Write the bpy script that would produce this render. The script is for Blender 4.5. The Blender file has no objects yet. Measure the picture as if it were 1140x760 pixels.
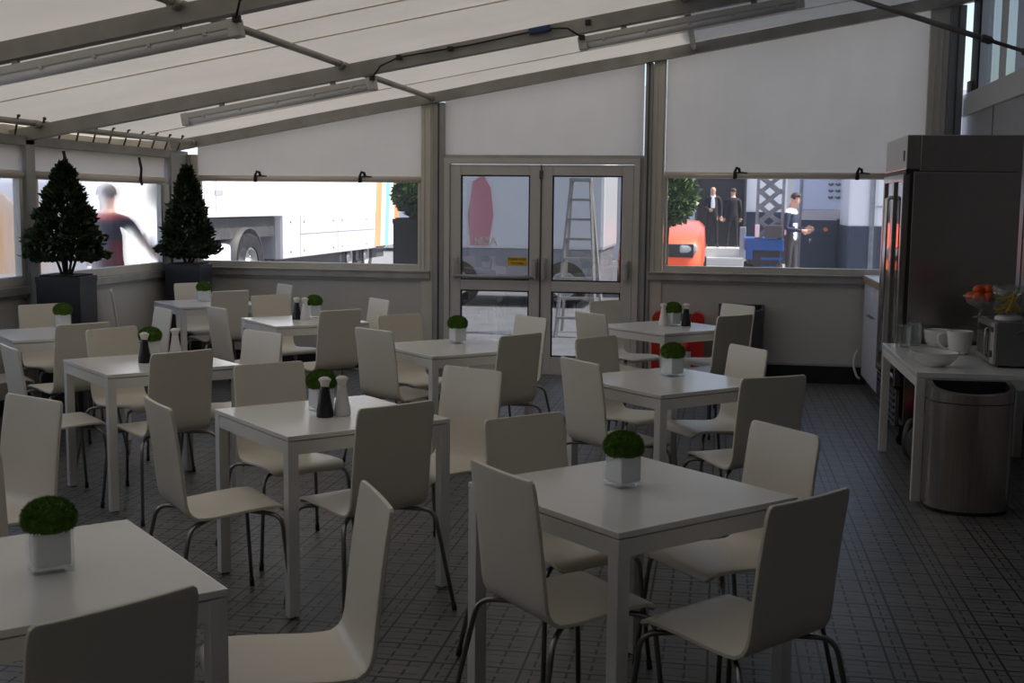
import bpy, bmesh, math, random
from mathutils import Vector, Matrix, Euler
PI = math.pi
rnd = random.Random(7)
scene = bpy.context.scene
COL = scene.collection

# ------------------------------------------------------------------ helpers
def srgb(r, g, b):
    f = lambda c: c/255/12.92 if c/255 <= .04045 else ((c/255+.055)/1.055)**2.4
    return (f(r), f(g), f(b), 1)

def mat(name, col, rough=.5, metal=0., noise=0., scale=8., spec=.5, bump=0., coat=0., stretch=None):
    m = bpy.data.materials.new(name); m.use_nodes = True
    nt = m.node_tree; b = nt.nodes['Principled BSDF']
    b.inputs['Roughness'].default_value = rough
    b.inputs['Metallic'].default_value = metal
    b.inputs['Specular IOR Level'].default_value = spec
    b.inputs['Coat Weight'].default_value = coat
    if len(col) == 3: col = (*col, 1)
    b.inputs['Base Color'].default_value = col
    if noise or bump:
        tc = nt.nodes.new('ShaderNodeTexCoord'); n = nt.nodes.new('ShaderNodeTexNoise')
        n.inputs['Scale'].default_value = scale; n.inputs['Detail'].default_value = 4
        src = tc.outputs['Object']
        if stretch:
            mp = nt.nodes.new('ShaderNodeMapping'); mp.inputs['Scale'].default_value = stretch
            nt.links.new(src, mp.inputs['Vector']); src = mp.outputs['Vector']
        nt.links.new(src, n.inputs['Vector'])
        if noise:
            r = nt.nodes.new('ShaderNodeValToRGB')
            r.color_ramp.elements[0].position = .3; r.color_ramp.elements[1].position = .7
            r.color_ramp.elements[0].color = tuple(c*(1-noise) for c in col[:3])+(1,)
            r.color_ramp.elements[1].color = tuple(min(1, c*(1+noise)) for c in col[:3])+(1,)
            nt.links.new(n.outputs['Fac'], r.inputs['Fac']); nt.links.new(r.outputs['Color'], b.inputs['Base Color'])
        if bump:
            bp = nt.nodes.new('ShaderNodeBump'); bp.inputs['Strength'].default_value = bump
            bp.inputs['Distance'].default_value = .01
            nt.links.new(n.outputs['Fac'], bp.inputs['Height']); nt.links.new(bp.outputs['Normal'], b.inputs['Normal'])
    return m

class MB:
    """collects shapes in one bmesh"""
    def __init__(s): s.bm = bmesh.new()
    def box(s, c, size, rot=None, bev=0., mi=0):
        r = bmesh.ops.create_cube(s.bm, size=1)
        vs = r['verts']
        M = Matrix.Translation(Vector(c)) @ (rot.to_4x4() if rot is not None else Matrix.Identity(4)) @ Matrix.Diagonal((*size, 1))
        bmesh.ops.transform(s.bm, matrix=M, verts=vs)
        fs = {f for v in vs for f in v.link_faces}
        if bev:
            es = {e for v in vs for e in v.link_edges}
            g = bmesh.ops.bevel(s.bm, geom=list(es), offset=bev, segments=2, affect='EDGES', profile=.6)
            fs = set(g['faces']) | {f for f in fs if f.is_valid}
        for f in fs: f.material_index = mi
        return s
    def span(s, a, b, bev=0., mi=0):
        a = Vector(a); b = Vector(b)
        d = b-a
        return s.box((a+b)/2, (abs(d.x), abs(d.y), abs(d.z)), bev=bev, mi=mi)
    def beam(s, a, b, w, h, up=(0, 0, 1), bev=0.):
        a = Vector(a); b = Vector(b); d = b-a; x = d.normalized(); u = Vector(up)
        y = u.cross(x).normalized(); z = x.cross(y)
        R = Matrix((x, y, z)).transposed()
        return s.box((a+b)/2, (d.length, w, h), rot=R, bev=bev)
    def tube(s, pts, r, n=10, cap=True, mi=0):
        pts = [Vector(p) for p in pts]; rs = r if isinstance(r, (list, tuple)) else [r]*len(pts)
        rings = []; prev = None
        for i, p in enumerate(pts):
            if i == 0: t = pts[1]-pts[0]
            elif i == len(pts)-1: t = pts[-1]-pts[-2]
            else: t = (pts[i+1]-p).normalized()+(p-pts[i-1]).normalized()
            t.normalize()
            if prev is None:
                u = t.orthogonal().normalized()
            else:
                u = (prev-t*prev.dot(t))
                u = u.normalized() if u.length > 1e-6 else t.orthogonal().normalized()
            prev = u; v = t.cross(u)
            rings.append([s.bm.verts.new(p+(u*math.cos(2*PI*k/n)+v*math.sin(2*PI*k/n))*rs[i]) for k in range(n)])
        for a, b in zip(rings, rings[1:]):
            for k in range(n):
                f = s.bm.faces.new((a[k], a[(k+1) % n], b[(k+1) % n], b[k])); f.smooth = True; f.material_index = mi
        if cap:
            s.bm.faces.new(rings[0][::-1]).material_index = mi; s.bm.faces.new(rings[-1]).material_index = mi
        return s
    def lathe(s, prof, c=(0, 0, 0), n=24, mi=0, sx=1., sy=1., close=True):
        c = Vector(c); rings = []
        for r, z in prof:
            rings.append([s.bm.verts.new(c+Vector((r*sx*math.cos(2*PI*k/n), r*sy*math.sin(2*PI*k/n), z))) for k in range(n)])
        for a, b in zip(rings, rings[1:]):
            for k in range(n):
                f = s.bm.faces.new((a[k], a[(k+1) % n], b[(k+1) % n], b[k])); f.smooth = True; f.material_index = mi
        if close:
            s.bm.faces.new(rings[0][::-1]).material_index = mi; s.bm.faces.new(rings[-1]).material_index = mi
        return s
    def prism(s, poly, h, M=None, mi=0):
        """poly in xy, extruded 0..h along z, then M"""
        M = M or Matrix.Identity(4)
        a = [s.bm.verts.new(M @ Vector((x, y, 0))) for x, y in poly]
        b = [s.bm.verts.new(M @ Vector((x, y, h))) for x, y in poly]
        n = len(poly)
        fs = [s.bm.faces.new(a[::-1]), s.bm.faces.new(b)]
        for k in range(n): fs.append(s.bm.faces.new((a[k], a[(k+1) % n], b[(k+1) % n], b[k])))
        for f in fs: f.material_index = mi
        return s
    def sphere(s, c, r, sc=(1, 1, 1), sub=3, mi=0, rot=None):
        g = bmesh.ops.create_icosphere(s.bm, subdivisions=sub, radius=r)
        M = Matrix.Translation(Vector(c)) @ (rot.to_4x4() if rot is not None else Matrix.Identity(4)) @ Matrix.Diagonal((*sc, 1))
        bmesh.ops.transform(s.bm, matrix=M, verts=g['verts'])
        for v in g['verts']:
            for f in v.link_faces: f.smooth = True; f.material_index = mi
        return g['verts']
    def build(s, name, m, parent=None, smooth=False):
        bmesh.ops.recalc_face_normals(s.bm, faces=s.bm.faces[:])
        me = bpy.data.meshes.new(name)
        if smooth:
            for f in s.bm.faces: f.smooth = True
        s.bm.to_mesh(me); s.bm.free()
        for x in (m if isinstance(m, (list, tuple)) else [m]): me.materials.append(x)
        o = bpy.data.objects.new(name, me); COL.objects.link(o)
        if parent is not None: o.parent = parent
        return o

def tag(o, label=None, cat=None, group=None, kind=None):
    if label: o['label'] = label
    if cat: o['category'] = cat
    if group: o['group'] = group
    if kind: o['kind'] = kind
    return o
def empty(name, loc=(0, 0, 0), rz=0., label=None, cat=None, group=None):
    o = bpy.data.objects.new(name, None); COL.objects.link(o)
    o.empty_display_size = .1
    o.location = loc; o.rotation_euler = (0, 0, rz)
    return tag(o, label, cat, group)
def struct(name, mb, m, parent=None):
    o = mb.build(name, m, parent)
    o['kind'] = 'structure'
    return o
def copy_tree(o, parent=None):
    c = o.copy(); COL.objects.link(c)
    c.parent = parent
    for ch in list(o.children): copy_tree(ch, c)
    return c
def text_mesh(name, body, size, M, m, parent=None, depth=.001, align='CENTER'):
    cu = bpy.data.curves.new(name, 'FONT'); cu.body = body; cu.size = size; cu.extrude = depth
    cu.offset = size*.02 if size > .05 else 0; cu.align_x = align; cu.align_y = 'CENTER'
    t = bpy.data.objects.new(name, cu); COL.objects.link(t)
    dg = bpy.context.evaluated_depsgraph_get()
    me = bpy.data.meshes.new_from_object(t.evaluated_get(dg))
    COL.objects.unlink(t); bpy.data.objects.remove(t)
    me.transform(M); me.materials.clear(); me.materials.append(m)
    o = bpy.data.objects.new(name, me); COL.objects.link(o)
    if parent is not None: o.parent = parent
    return o
def Rz(d): return Matrix.Rotation(math.radians(d), 3, 'Z')

# ------------------------------------------------------------------ materials
M = {}
M['ply'] = mat('cream_lacquered_ply', (.79, .735, .615), .36, noise=.025, scale=3)
M['chrome'] = mat('dark_chrome', (.30, .29, .28), .28, 1.)
M['foot'] = mat('black_rubber', (.02, .02, .02), .6)
M['tablewhite'] = mat('table_white', (.80, .79, .75), .22, noise=.01, scale=5)
M['tableleg'] = mat('table_metal_white', (.74, .73, .70), .4)
M['alu'] = mat('brushed_aluminium', (.46, .44, .41), .5, .35, noise=.12, scale=6)
M['post'] = mat('grey_post', (.38, .37, .35), .5, .3, noise=.08, scale=5)
M['steelbeam'] = mat('weathered_beam', (.34, .32, .29), .55, .3, noise=.18, scale=4)
M['cream'] = mat('cream_frame', (.66, .62, .54), .45, noise=.04, scale=6)
M['panel'] = mat('wall_panel', (.60, .57, .52), .55, noise=.03, scale=3)
M['doorwhite'] = mat('door_frame_white', (.62, .59, .55), .4, noise=.02)
M['black'] = mat('black_plastic', (.012, .012, .013), .5)
M['seal'] = mat('black_seal', (.01, .01, .012), .6)
M['darkgrey'] = mat('dark_grey', (.08, .08, .085), .5)
M['planter'] = mat('planter_anthracite', (.022, .022, .025), .4, noise=.1)
M['soil'] = mat('soil', (.03, .022, .015), .9, noise=.4, scale=40)
M['stainless'] = mat('stainless', (.44, .41, .38), .24, 1., noise=.05, scale=1.6, bump=.9)
M['binsteel'] = mat('brushed_bin_steel', (.50, .45, .41), .26, 1., noise=.1, scale=6, stretch=(20, 20, .4))
M['bindark'] = mat('dark_bin_steel', (.10, .10, .11), .4, .8)
M['white'] = mat('white_gloss', (.82, .82, .82), .25)
M['ceramic'] = mat('white_ceramic', (.78, .76, .73), .15)
M['shakerwhite'] = mat('shaker_white', (.74, .73, .71), .3)
M['shakerblack'] = mat('shaker_black', (.014, .012, .016), .3)
M['shakercap'] = mat('shaker_cap_ivory', (.80, .74, .66), .4)
M['leafdark'] = mat('bay_leaf_dark', (.022, .04, .012), .45, noise=.5, scale=18, spec=.3)
M['leaf'] = mat('bay_leaf', (.07, .13, .025), .45, noise=.5, scale=15)
M['bark'] = mat('bark', (.08, .06, .045), .8, noise=.3, scale=25)
M['moss'] = mat('moss_green', (.075, .165, .010), .8, noise=.35, scale=60)
M['liner'] = mat('frosted_liner', (.84, .86, .86), .6)
M['orange_fruit'] = mat('orange_peel', (.70, .095, .008), .4, noise=.1, scale=20, bump=.15)
M['banana'] = mat('banana_skin', (.62, .42, .03), .45, noise=.25, scale=12)
M['bananatip'] = mat('banana_tip', (.10, .07, .02), .7)
M['wood'] = mat('wood_edge', (.30, .18, .10), .5, noise=.25, scale=5, stretch=(1, 14, 14))
M['cabinet'] = mat('cabinet_white', (.62, .62, .66), .4)
M['micro'] = mat('microwave_grey', (.16, .155, .15), .45, .3)
M['microglass'] = mat('microwave_glass', (.02, .02, .022), .08)
M['red'] = mat('signal_red', (.55, .02, .015), .4)
M['redvac'] = mat('vacuum_red', (.35, .012, .01), .35)
M['green'] = mat('sign_green', (.15, .35, .05), .5)
M['labelwhite'] = mat('label_white', (.75, .75, .72), .5)
M['truckgrey'] = mat('truck_panel_grey', (.26, .26, .27), .35, noise=.03)
M['truckband'] = mat('truck_band_light', (.50, .49, .48), .35)
M['truckwhite'] = mat('truck_white', (.80, .81, .83), .35)
M['truckshade'] = mat('truck_shade_grey', (.28, .28, .31), .5)  # plain grey; on the trailer front it paints in the shade
M['chassis'] = mat('chassis_dark', (.05, .048, .05), .6, noise=.3)
M['tyre'] = mat('tyre_rubber', (.025, .025, .027), .9, spec=.05)
M['skirtsilver'] = mat('trailer_skirt', (.52, .53, .57), .5)
M['paleblue'] = mat('lorry_blue', (.40, .48, .66), .5)
M['pink'] = mat('graphic_pink', (.62, .26, .30), .5)
M['polished'] = mat('polished_handle', (.75, .75, .75), .12, 1.)
M['rim'] = mat('wheel_rim', (.62, .62, .63), .3, .8)
M['orange'] = mat('stripe_orange', (.85, .26, .06), .45)
M['teal'] = mat('stripe_teal', (.10, .62, .68), .45)
M['carorange'] = mat('car_orange', (.85, .09, .02), .3, coat=.5)
M['lamp'] = mat('headlamp', (.30, .33, .34), .12)
M['asphalt'] = mat('asphalt', (.22, .22, .225), .85, noise=.15, scale=3)
M['paint'] = mat('road_paint', (.7, .7, .7), .7)
M['navy'] = mat('navy_paint', (.025, .035, .065), .35, noise=.15, scale=2)
M['lightblue'] = mat('pale_blue_panel', (.55, .62, .74), .4)
M['doordark'] = mat('dark_glazing', (.03, .032, .036), .25)
M['step'] = mat('step_grey', (.6, .58, .55), .7)
M['blue'] = mat('machine_blue', (.02, .10, .35), .45)
M['steelgrey'] = mat('machine_steel', (.22, .23, .25), .5, .5, noise=.2)
M['skin'] = mat('skin', (.55, .30, .22), .5)
M['hair'] = mat('hair_brown', (.035, .022, .015), .7)
M['shirtnavy'] = mat('shirt_navy', (.02, .025, .06), .8)
M['shirtwhite'] = mat('shirt_white', (.75, .77, .82), .8)
M['suit'] = mat('suit_black', (.012, .012, .014), .8)
M['tee'] = mat('tee_charcoal', (.035, .033, .05), .85)
M['teered'] = mat('tee_red', (.28, .04, .04), .85)
M['trousers'] = mat('trousers_dark', (.03, .028, .03), .85)
M['yellow'] = mat('banner_yellow', (.75, .33, .005), .6)
M['sticker'] = mat('sticker_yellow', (.80, .50, .03), .5)
M['lettergrey'] = mat('letter_white', (.92, .93, .93), .5)
M['lightcase'] = mat('fixture_case', (.58, .56, .52), .5)
M['tubewhite'] = mat('tube_white', (.78, .78, .78), .35)
M['cablewhite'] = mat('cable_white', (.7, .7, .68), .5)
M['cableblue'] = mat('connector_blue', (.03, .05, .14), .5)

def nodes_mat(name):
    m = bpy.data.materials.new(name); m.use_nodes = True
    m.node_tree.nodes.clear(); N = m.node_tree.nodes; L = m.node_tree.links
    out = N.new('ShaderNodeOutputMaterial')
    return m, N, L, out
def membrane(name, col, trans, seam=0.):
    """white PVC sheet: diffuse reflection plus diffuse transmission"""
    m, N, L, out = nodes_mat(name)
    tc = N.new('ShaderNodeTexCoord'); n = N.new('ShaderNodeTexNoise'); n.inputs['Scale'].default_value = 1.3; n.inputs['Detail'].default_value = 5
    L.new(tc.outputs['Object'], n.inputs['Vector'])
    r = N.new('ShaderNodeValToRGB')
    r.color_ramp.elements[0].position = .3; r.color_ramp.elements[1].position = .75
    r.color_ramp.elements[0].color = (*[c*.9 for c in col], 1); r.color_ramp.elements[1].color = (*col, 1)
    L.new(n.outputs['Fac'], r.inputs['Fac'])
    d = N.new('ShaderNodeBsdfDiffuse'); t = N.new('ShaderNodeBsdfTranslucent'); mx = N.new('ShaderNodeMixShader')
    L.new(r.outputs['Color'], d.inputs['Color']); L.new(r.outputs['Color'], t.inputs['Color'])
    mx.inputs['Fac'].default_value = trans
    L.new(d.outputs[0], mx.inputs[1]); L.new(t.outputs[0], mx.inputs[2])
    # fine weave and soft wrinkles
    w = N.new('ShaderNodeTexNoise'); w.inputs['Scale'].default_value = 2.2; w.inputs['Detail'].default_value = 2
    mp = N.new('ShaderNodeMapping'); mp.inputs['Scale'].default_value = (2.5, 2.5, .6)
    L.new(tc.outputs['Object'], mp.inputs['Vector']); L.new(mp.outputs[0], w.inputs['Vector'])
    b = N.new('ShaderNodeBump'); b.inputs['Strength'].default_value = .35; b.inputs['Distance'].default_value = .05
    L.new(w.outputs['Fac'], b.inputs['Height']); L.new(b.outputs[0], d.inputs['Normal'])
    L.new(mx.outputs[0], out.inputs['Surface'])
    return m
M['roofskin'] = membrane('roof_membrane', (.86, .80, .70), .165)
M['dimskin'] = membrane('dimming_membrane', (.68, .65, .60), .11)  # less translucent sheet, made up to dim the room's front
M['blind'] = membrane('blind_fabric', (.87, .80, .71), .29)

def glass_thin(name, tint, refl, rough=.0):
    m, N, L, out = nodes_mat(name)
    t = N.new('ShaderNodeBsdfTransparent'); t.inputs['Color'].default_value = (*tint, 1)
    g = N.new('ShaderNodeBsdfGlossy'); g.inputs['Roughness'].default_value = rough
    lw = N.new('ShaderNodeLayerWeight'); lw.inputs['Blend'].default_value = .5
    pw = N.new('ShaderNodeMath'); pw.operation = 'POWER'; pw.inputs[1].default_value = 5.
    L.new(lw.outputs['Facing'], pw.inputs[0])
    a = N.new('ShaderNodeMath'); a.operation = 'MULTIPLY_ADD'; a.use_clamp = True; a.inputs[1].default_value = .8; a.inputs[2].default_value = refl
    L.new(pw.outputs[0], a.inputs[0])
    mx = N.new('ShaderNodeMixShader'); L.new(a.outputs[0], mx.inputs['Fac'])
    L.new(t.outputs[0], mx.inputs[1]); L.new(g.outputs[0], mx.inputs[2])
    L.new(mx.outputs[0], out.inputs['Surface'])
    return m
M['doorglass'] = glass_thin('door_glass', (.50, .52, .55), .30)
M['glass'] = glass_thin('clear_glass', (.93, .95, .94), .12)
M['fridgeglass'] = glass_thin('fridge_glass', (.55, .58, .58), .25)
M['potglass'] = glass_thin('pot_glass', (.97, .98, .98), .05)
def pvc(name, haze, rough, tint, veil):
    m, N, L, out = nodes_mat(name)
    t = N.new('ShaderNodeBsdfTransparent'); t.inputs['Color'].default_value = (*tint, 1)
    r = N.new('ShaderNodeBsdfRefraction'); r.inputs['IOR'].default_value = 1.035; r.inputs['Roughness'].default_value = rough
    r.inputs['Color'].default_value = (*tint, 1)
    tc = N.new('ShaderNodeTexCoord'); n = N.new('ShaderNodeTexNoise'); n.inputs['Scale'].default_value = 3.; n.inputs['Detail'].default_value = 3
    mp = N.new('ShaderNodeMapping'); mp.inputs['Scale'].default_value = (2, 2, .5)
    L.new(tc.outputs['Object'], mp.inputs[0]); L.new(mp.outputs[0], n.inputs['Vector'])
    mr = N.new('ShaderNodeMapRange'); mr.inputs[3].default_value = max(0, haze-.25); mr.inputs[4].default_value = min(1, haze+.25)
    L.new(n.outputs['Fac'], mr.inputs[0])
    mx = N.new('ShaderNodeMixShader'); L.new(mr.outputs[0], mx.inputs['Fac'])
    L.new(t.outputs[0], mx.inputs[1]); L.new(r.outputs[0], mx.inputs[2])
    g = N.new('ShaderNodeBsdfGlossy'); g.inputs['Roughness'].default_value = .15
    m2 = N.new('ShaderNodeMixShader'); m2.inputs['Fac'].default_value = .05
    L.new(mx.outputs[0], m2.inputs[1]); L.new(g.outputs[0], m2.inputs[2])
    tl = N.new('ShaderNodeBsdfTranslucent'); tl.inputs['Color'].default_value = (.9, .92, .95, 1)
    m3 = N.new('ShaderNodeMixShader'); m3.inputs['Fac'].default_value = veil
    L.new(m2.outputs[0], m3.inputs[1]); L.new(tl.outputs[0], m3.inputs[2])
    L.new(m3.outputs[0], out.inputs['Surface'])
    return m
M['pvc_clear'] = pvc('clear_pvc', .04, .05, (.98, .98, .99), .03)
M['pvc_hazy'] = pvc('hazy_pvc', .62, .62, (.97, .98, 1), .03)

def floor_material():
    m, N, L, out = nodes_mat('deck_tiles')
    b = N.new('ShaderNodeBsdfPrincipled'); L.new(b.outputs[0], out.inputs['Surface'])
    tc = N.new('ShaderNodeTexCoord'); sp = N.new('ShaderNodeSeparateXYZ'); L.new(tc.outputs['Object'], sp.inputs[0])
    def mth(op, a, c=None, d=None):
        n = N.new('ShaderNodeMath'); n.operation = op
        for i, v in enumerate((a, c, d)):
            if v is None: continue
            if isinstance(v, (int, float)): n.inputs[i].default_value = v
            else: L.new(v, n.inputs[i])
        return n.outputs[0]
    def line(src, period, off, half):
        u = mth('FLOORED_MODULO', mth('ADD', src, -off+period/2), period)
        return mth('LESS_THAN', mth('ABSOLUTE', mth('ADD', u, -period/2)), half)
    X, Y = sp.outputs[0], sp.outputs[1]
    P = .325
    dash = mth('GREATER_THAN', mth('FLOORED_MODULO', Y, P/4), P/4*.32)
    full = mth('MAXIMUM', line(X, P, 0, .0048), line(X, P, .081, .0048))
    dl = mth('MAXIMUM', mth('MAXIMUM', line(X, P, .0405, .0042), line(X, P, .163, .0050)), line(X, P, .244, .0050))
    dl = mth('MULTIPLY', dl, dash)
    yl = line(Y, P/2, 0, .0058)
    dashx = mth('GREATER_THAN', mth('FLOORED_MODULO', mth('ADD', X, .03), P), P*.25)
    yw = mth('MULTIPLY', mth('MAXIMUM', line(Y, P/2, .045, .0034), line(Y, P/2, .117, .0034)), dashx)
    groove = mth('MAXIMUM', mth('MAXIMUM', full, dl), mth('MAXIMUM', yl, mth('MULTIPLY', yw, .8)))
    n = N.new('ShaderNodeTexNoise'); n.inputs['Scale'].default_value = 4; n.inputs['Detail'].default_value = 6
    L.new(tc.outputs['Object'], n.inputs['Vector'])
    n2 = N.new('ShaderNodeTexNoise'); n2.inputs['Scale'].default_value = 140; n2.inputs['Detail'].default_value = 2
    mp2 = N.new('ShaderNodeMapping'); mp2.inputs['Scale'].default_value = (.06, 1, 1)
    L.new(tc.outputs['Object'], mp2.inputs[0]); L.new(mp2.outputs[0], n2.inputs['Vector'])
    ad = mth('MULTIPLY_ADD', n2.outputs['Fac'], .5, mth('MULTIPLY', n.outputs['Fac'], .5))
    r = N.new('ShaderNodeValToRGB')
    r.color_ramp.elements[0].position = .3; r.color_ramp.elements[1].position = .7
    r.color_ramp.elements[0].color = (.112, .108, .104, 1); r.color_ramp.elements[1].color = (.19, .183, .176, 1)
    L.new(ad, r.inputs['Fac'])
    mx = N.new('ShaderNodeMix'); mx.data_type = 'RGBA'
    L.new(groove, mx.inputs[0]); L.new(r.outputs['Color'], mx.inputs[6]); mx.inputs[7].default_value = (.008, .008, .008, 1)
    L.new(mx.outputs[2], b.inputs['Base Color'])
    b.inputs['Roughness'].default_value = .42
    bp = N.new('ShaderNodeBump'); bp.inputs['Strength'].default_value = .6; bp.inputs['Distance'].default_value = .004
    bp.invert = True
    L.new(groove, bp.inputs['Height']); L.new(bp.outputs[0], b.inputs['Normal'])
    return m
M['floor'] = floor_material()

# ------------------------------------------------------------------ camera
cam = bpy.data.cameras.new('camera'); cam.sensor_width = 36.; cam.lens = 1338./1140*36
co = bpy.data.objects.new('camera', cam); COL.objects.link(co)
yaw, pitch, roll = math.radians(9.74), math.radians(6.55), math.radians(.60)
fw = Vector((-math.sin(yaw)*math.cos(pitch), math.cos(yaw)*math.cos(pitch), -math.sin(pitch)))
rt = Vector((math.cos(yaw), math.sin(yaw), 0)); up = rt.cross(fw)
r2 = rt*math.cos(roll)+up*math.sin(roll); u2 = -rt*math.sin(roll)+up*math.cos(roll)
co.matrix_world = Matrix.Translation((0, 0, 1.645)) @ Matrix((r2, u2, -fw)).transposed().to_4x4()
cam.clip_end = 400; cam.clip_start = .05
scene.camera = co

# ------------------------------------------------------------------ setting
XL, YB, XR, YN = -5.35, 11.5, 2.15, -2.6
def roofz(x): return 2.137+.1755*(x+5.404)

struct('floor', MB().span((XL-.1, YN, -.06), (XR+.3, YB+.12, 0)), M['floor'])

# roof membrane: one sheet with slight sag between the beams
BY = [11.45, 8.67, 5.95, 3.2, .45, -2.3]
def roof_sheet(name, ya, yb, m):
    bm = MB(); nx, ny = 40, 40; vg = []
    for j in range(ny+1):
        y = ya+(yb-ya)*j/ny
        row = []
        for i in range(nx+1):
            x = XL-.12+(XR+.45-XL)*i/nx
            k = 0
            for a, b in zip(BY, BY[1:]):
                if b <= y <= a: k = math.sin(PI*(y-b)/(a-b))
            row.append(bm.bm.verts.new((x, y, roofz(x)+.10-.03*k+.006*math.sin(3.1*x+1.7*y))))
        vg.append(row)
    for j in range(ny):
        for i in range(nx):
            f = bm.bm.faces.new((vg[j][i], vg[j][i+1], vg[j+1][i+1], vg[j+1][i])); f.smooth = True
    struct(name, bm, M[m])
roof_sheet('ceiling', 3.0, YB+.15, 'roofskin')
roof_sheet('ceiling_near', YN-.1, 3.0, 'dimskin')  # unseen near roof, given the dimmer sheet to darken the front tables
# weld seams across the sheet
for k, (y0) in enumerate((10.4, 7.6, 7.0, 4.6)):
    struct('trim_%d' % (60+k), MB().beam((XL, y0, roofz(XL)+.062), (XR, y0, roofz(XR)+.062), .014, .006), M['blind'])

# rafters
for k, y in enumerate(BY):
    d = 0 if k == 0 else -.06
    mb = MB(); off = .05+d
    mb.beam((XL-.1, y, roofz(XL-.1)+off), (XR+.05, y, roofz(XR+.05)+off), .07, .10, bev=.006)
    mb.beam((XL-.1, y-.001, roofz(XL-.1)+off-.048), (XR+.05, y-.001, roofz(XR+.05)+off-.048), .09, .012)
    struct('trim_%d' % (1+k), mb, M['steelbeam'])
# purlins: one tube per bay
n = 10
for x in (-5.2, -2.77, -.29):
    for a, b in zip(BY[:4], BY[1:4]):
        mb = MB().tube([(x, a-.04, roofz(x)+.045), (x, b+.04, roofz(x)+.03)], .024, 12)
        for yy in (a-.07, b+.07): mb.tube([(x, yy-.04, roofz(x)+.038), (x, yy+.03, roofz(x)+.038)], .032, 12)
        struct('trim_%d' % n, mb, M['steelbeam']); n += 1
# eave rail
struct('trim_30', MB().span((XL-.05, YN, 2.05), (XL+.05, YB, 2.13), bev=.01), M['steelbeam'])
# front of tent posts on back wall : double profile (grey post + cream guide)
def post(name, x0, x1, y0, y1, z1, m): struct(name, MB().span((x0, y0, 0), (x1, y1, z1), bev=.008), m)
post('trim_31', -5.42, -5.27, YB-.06, YB+.08, 2.1, M['post'])
post('trim_32', -2.76, -2.65, YB-.05, YB+.08, roofz(-2.76), M['post'])
post('trim_33', -2.885, -2.765, YB-.03, YB+.06, roofz(-2.9)+.03, M['cream'])
post('trim_34', -.725, -.655, YB-.05, YB+.08, roofz(-.72), M['post'])
post('trim_35', -.65, -.535, YB-.03, YB+.06, roofz(-.62)+.03, M['cream'])
post('trim_36', 1.97, 2.10, YB-.06, YB+.08, roofz(2.0), M['truckgrey'])  # darker grey than the other posts, painting in its lack of light
post('trim_37', 1.80, 1.965, YB-.03, YB+.06, roofz(1.85)+.03, M['cream'])
post('trim_38', -5.27, -5.195, YB-.03, YB+.05, 2.1, M['cream'])
# grooves on posts
for k, (x, y) in enumerate(((-2.705, YB-.052), (-.69, YB-.052), (2.035, YB-.062))):
    struct('trim_%d' % (40+k), MB().span((x-.008, y-.004, .02), (x+.008, y+.004, roofz(x)-.02)), M['darkgrey'])
# cream guides: two ribs each
for k, x in enumerate((-2.825, -.59, 1.88)):
    mb = MB()
    for dx in (-.03, .03): mb.span((x+dx-.008, YB-.04, 1.0), (x+dx+.008, YB-.028, roofz(x)-.06), bev=.003)
    struct('trim_%d' % (45+k), mb, M['cream'])

# back wall lower panels with rail and kick strip
def lower(name, x0, x1):
    struct(name, MB().span((x0, YB-.01, .12), (x1, YB+.03, 1.0)), M['panel'])
lower('wall_back_left', -5.27, -2.88); lower('wall_back_right', -.655, 2.1)
def rail(name, x0, x1, z):
    mb = MB().span((x0, YB-.055, z-.065), (x1, YB+.02, z+.005), bev=.008).span((x0, YB-.07, z+.0), (x1, YB+.02, z+.016), bev=.004)
    mb.span((x0, YB-.035, z-.085), (x1, YB+.02, z-.062))
    struct(name, mb, M['alu'])
rail('trim_50', -5.2, -2.79, .965); rail('trim_51', -.67, 2.0, 1.0)
mb = MB().span((-.655, YB-.03, .165), (1.35, YB+.02, .185)); struct('trim_52', mb, M['alu'])
struct('trim_53', MB().span((-.655, YB-.028, .19), (-.6, YB+.01, .93)), M['alu'])
struct('baseboard_back_right', MB().span((-.655, YB-.022, 0), (2.1, YB+.03, .165)), M['black'])
struct('baseboard_back_left', MB().span((-5.27, YB-.022, 0), (-2.76, YB+.03, .14)), M['black'])

def window(name, x0, x1, z0, z1, pane, fr=.03, axis='x', at=YB):
    """frame with clear sheet, set in a wall"""
    root = empty(name); root['kind'] = 'structure'
    mb = MB()
    if axis == 'x':
        mb.span((x0-fr, at-.025, z0-.075), (x1+fr, at+.03, z0), bev=.006)
        mb.span((x0-fr, at-.025, z1), (x1+fr, at+.03, z1+.03), bev=.006)
        mb.span((x0-fr, at-.025, z0), (x0, at+.03, z1), bev=.004); mb.span((x1, at-.025, z0), (x1+fr, at+.03, z1), bev=.004)
        p = MB(); p.bm.faces.new([p.bm.verts.new(v) for v in ((x0, at, z0), (x1, at, z0), (x1, at, z1), (x0, at, z1))])
    else:
        mb.span((at-.03, x0-fr, z0-.075), (at+.025, x1+fr, z0), bev=.006)
        mb.span((at-.03, x0-fr, z1), (at+.025, x1+fr, z1+.03), bev=.006)
        mb.span((at-.03, x0-fr, z0), (at+.025, x0, z1), bev=.004); mb.span((at-.03, x1, z0), (at+.025, x1+fr, z1), bev=.004)
        p = MB(); p.bm.faces.new([p.bm.verts.new(v) for v in ((at, x0, z0), (at, x1, z0), (at, x1, z1), (at, x0, z1))])
    f = mb.build('window_frame', M['cream'], root); p.build('window_pane', M[pane], root)
    return root
window('window_1', -5.17, -2.92, 1.04, 1.84, 'pvc_clear', at=YB+.01)
window('window_2', -.50, 1.78, 1.075, 1.90, 'pvc_clear', at=YB+.01)

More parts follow.
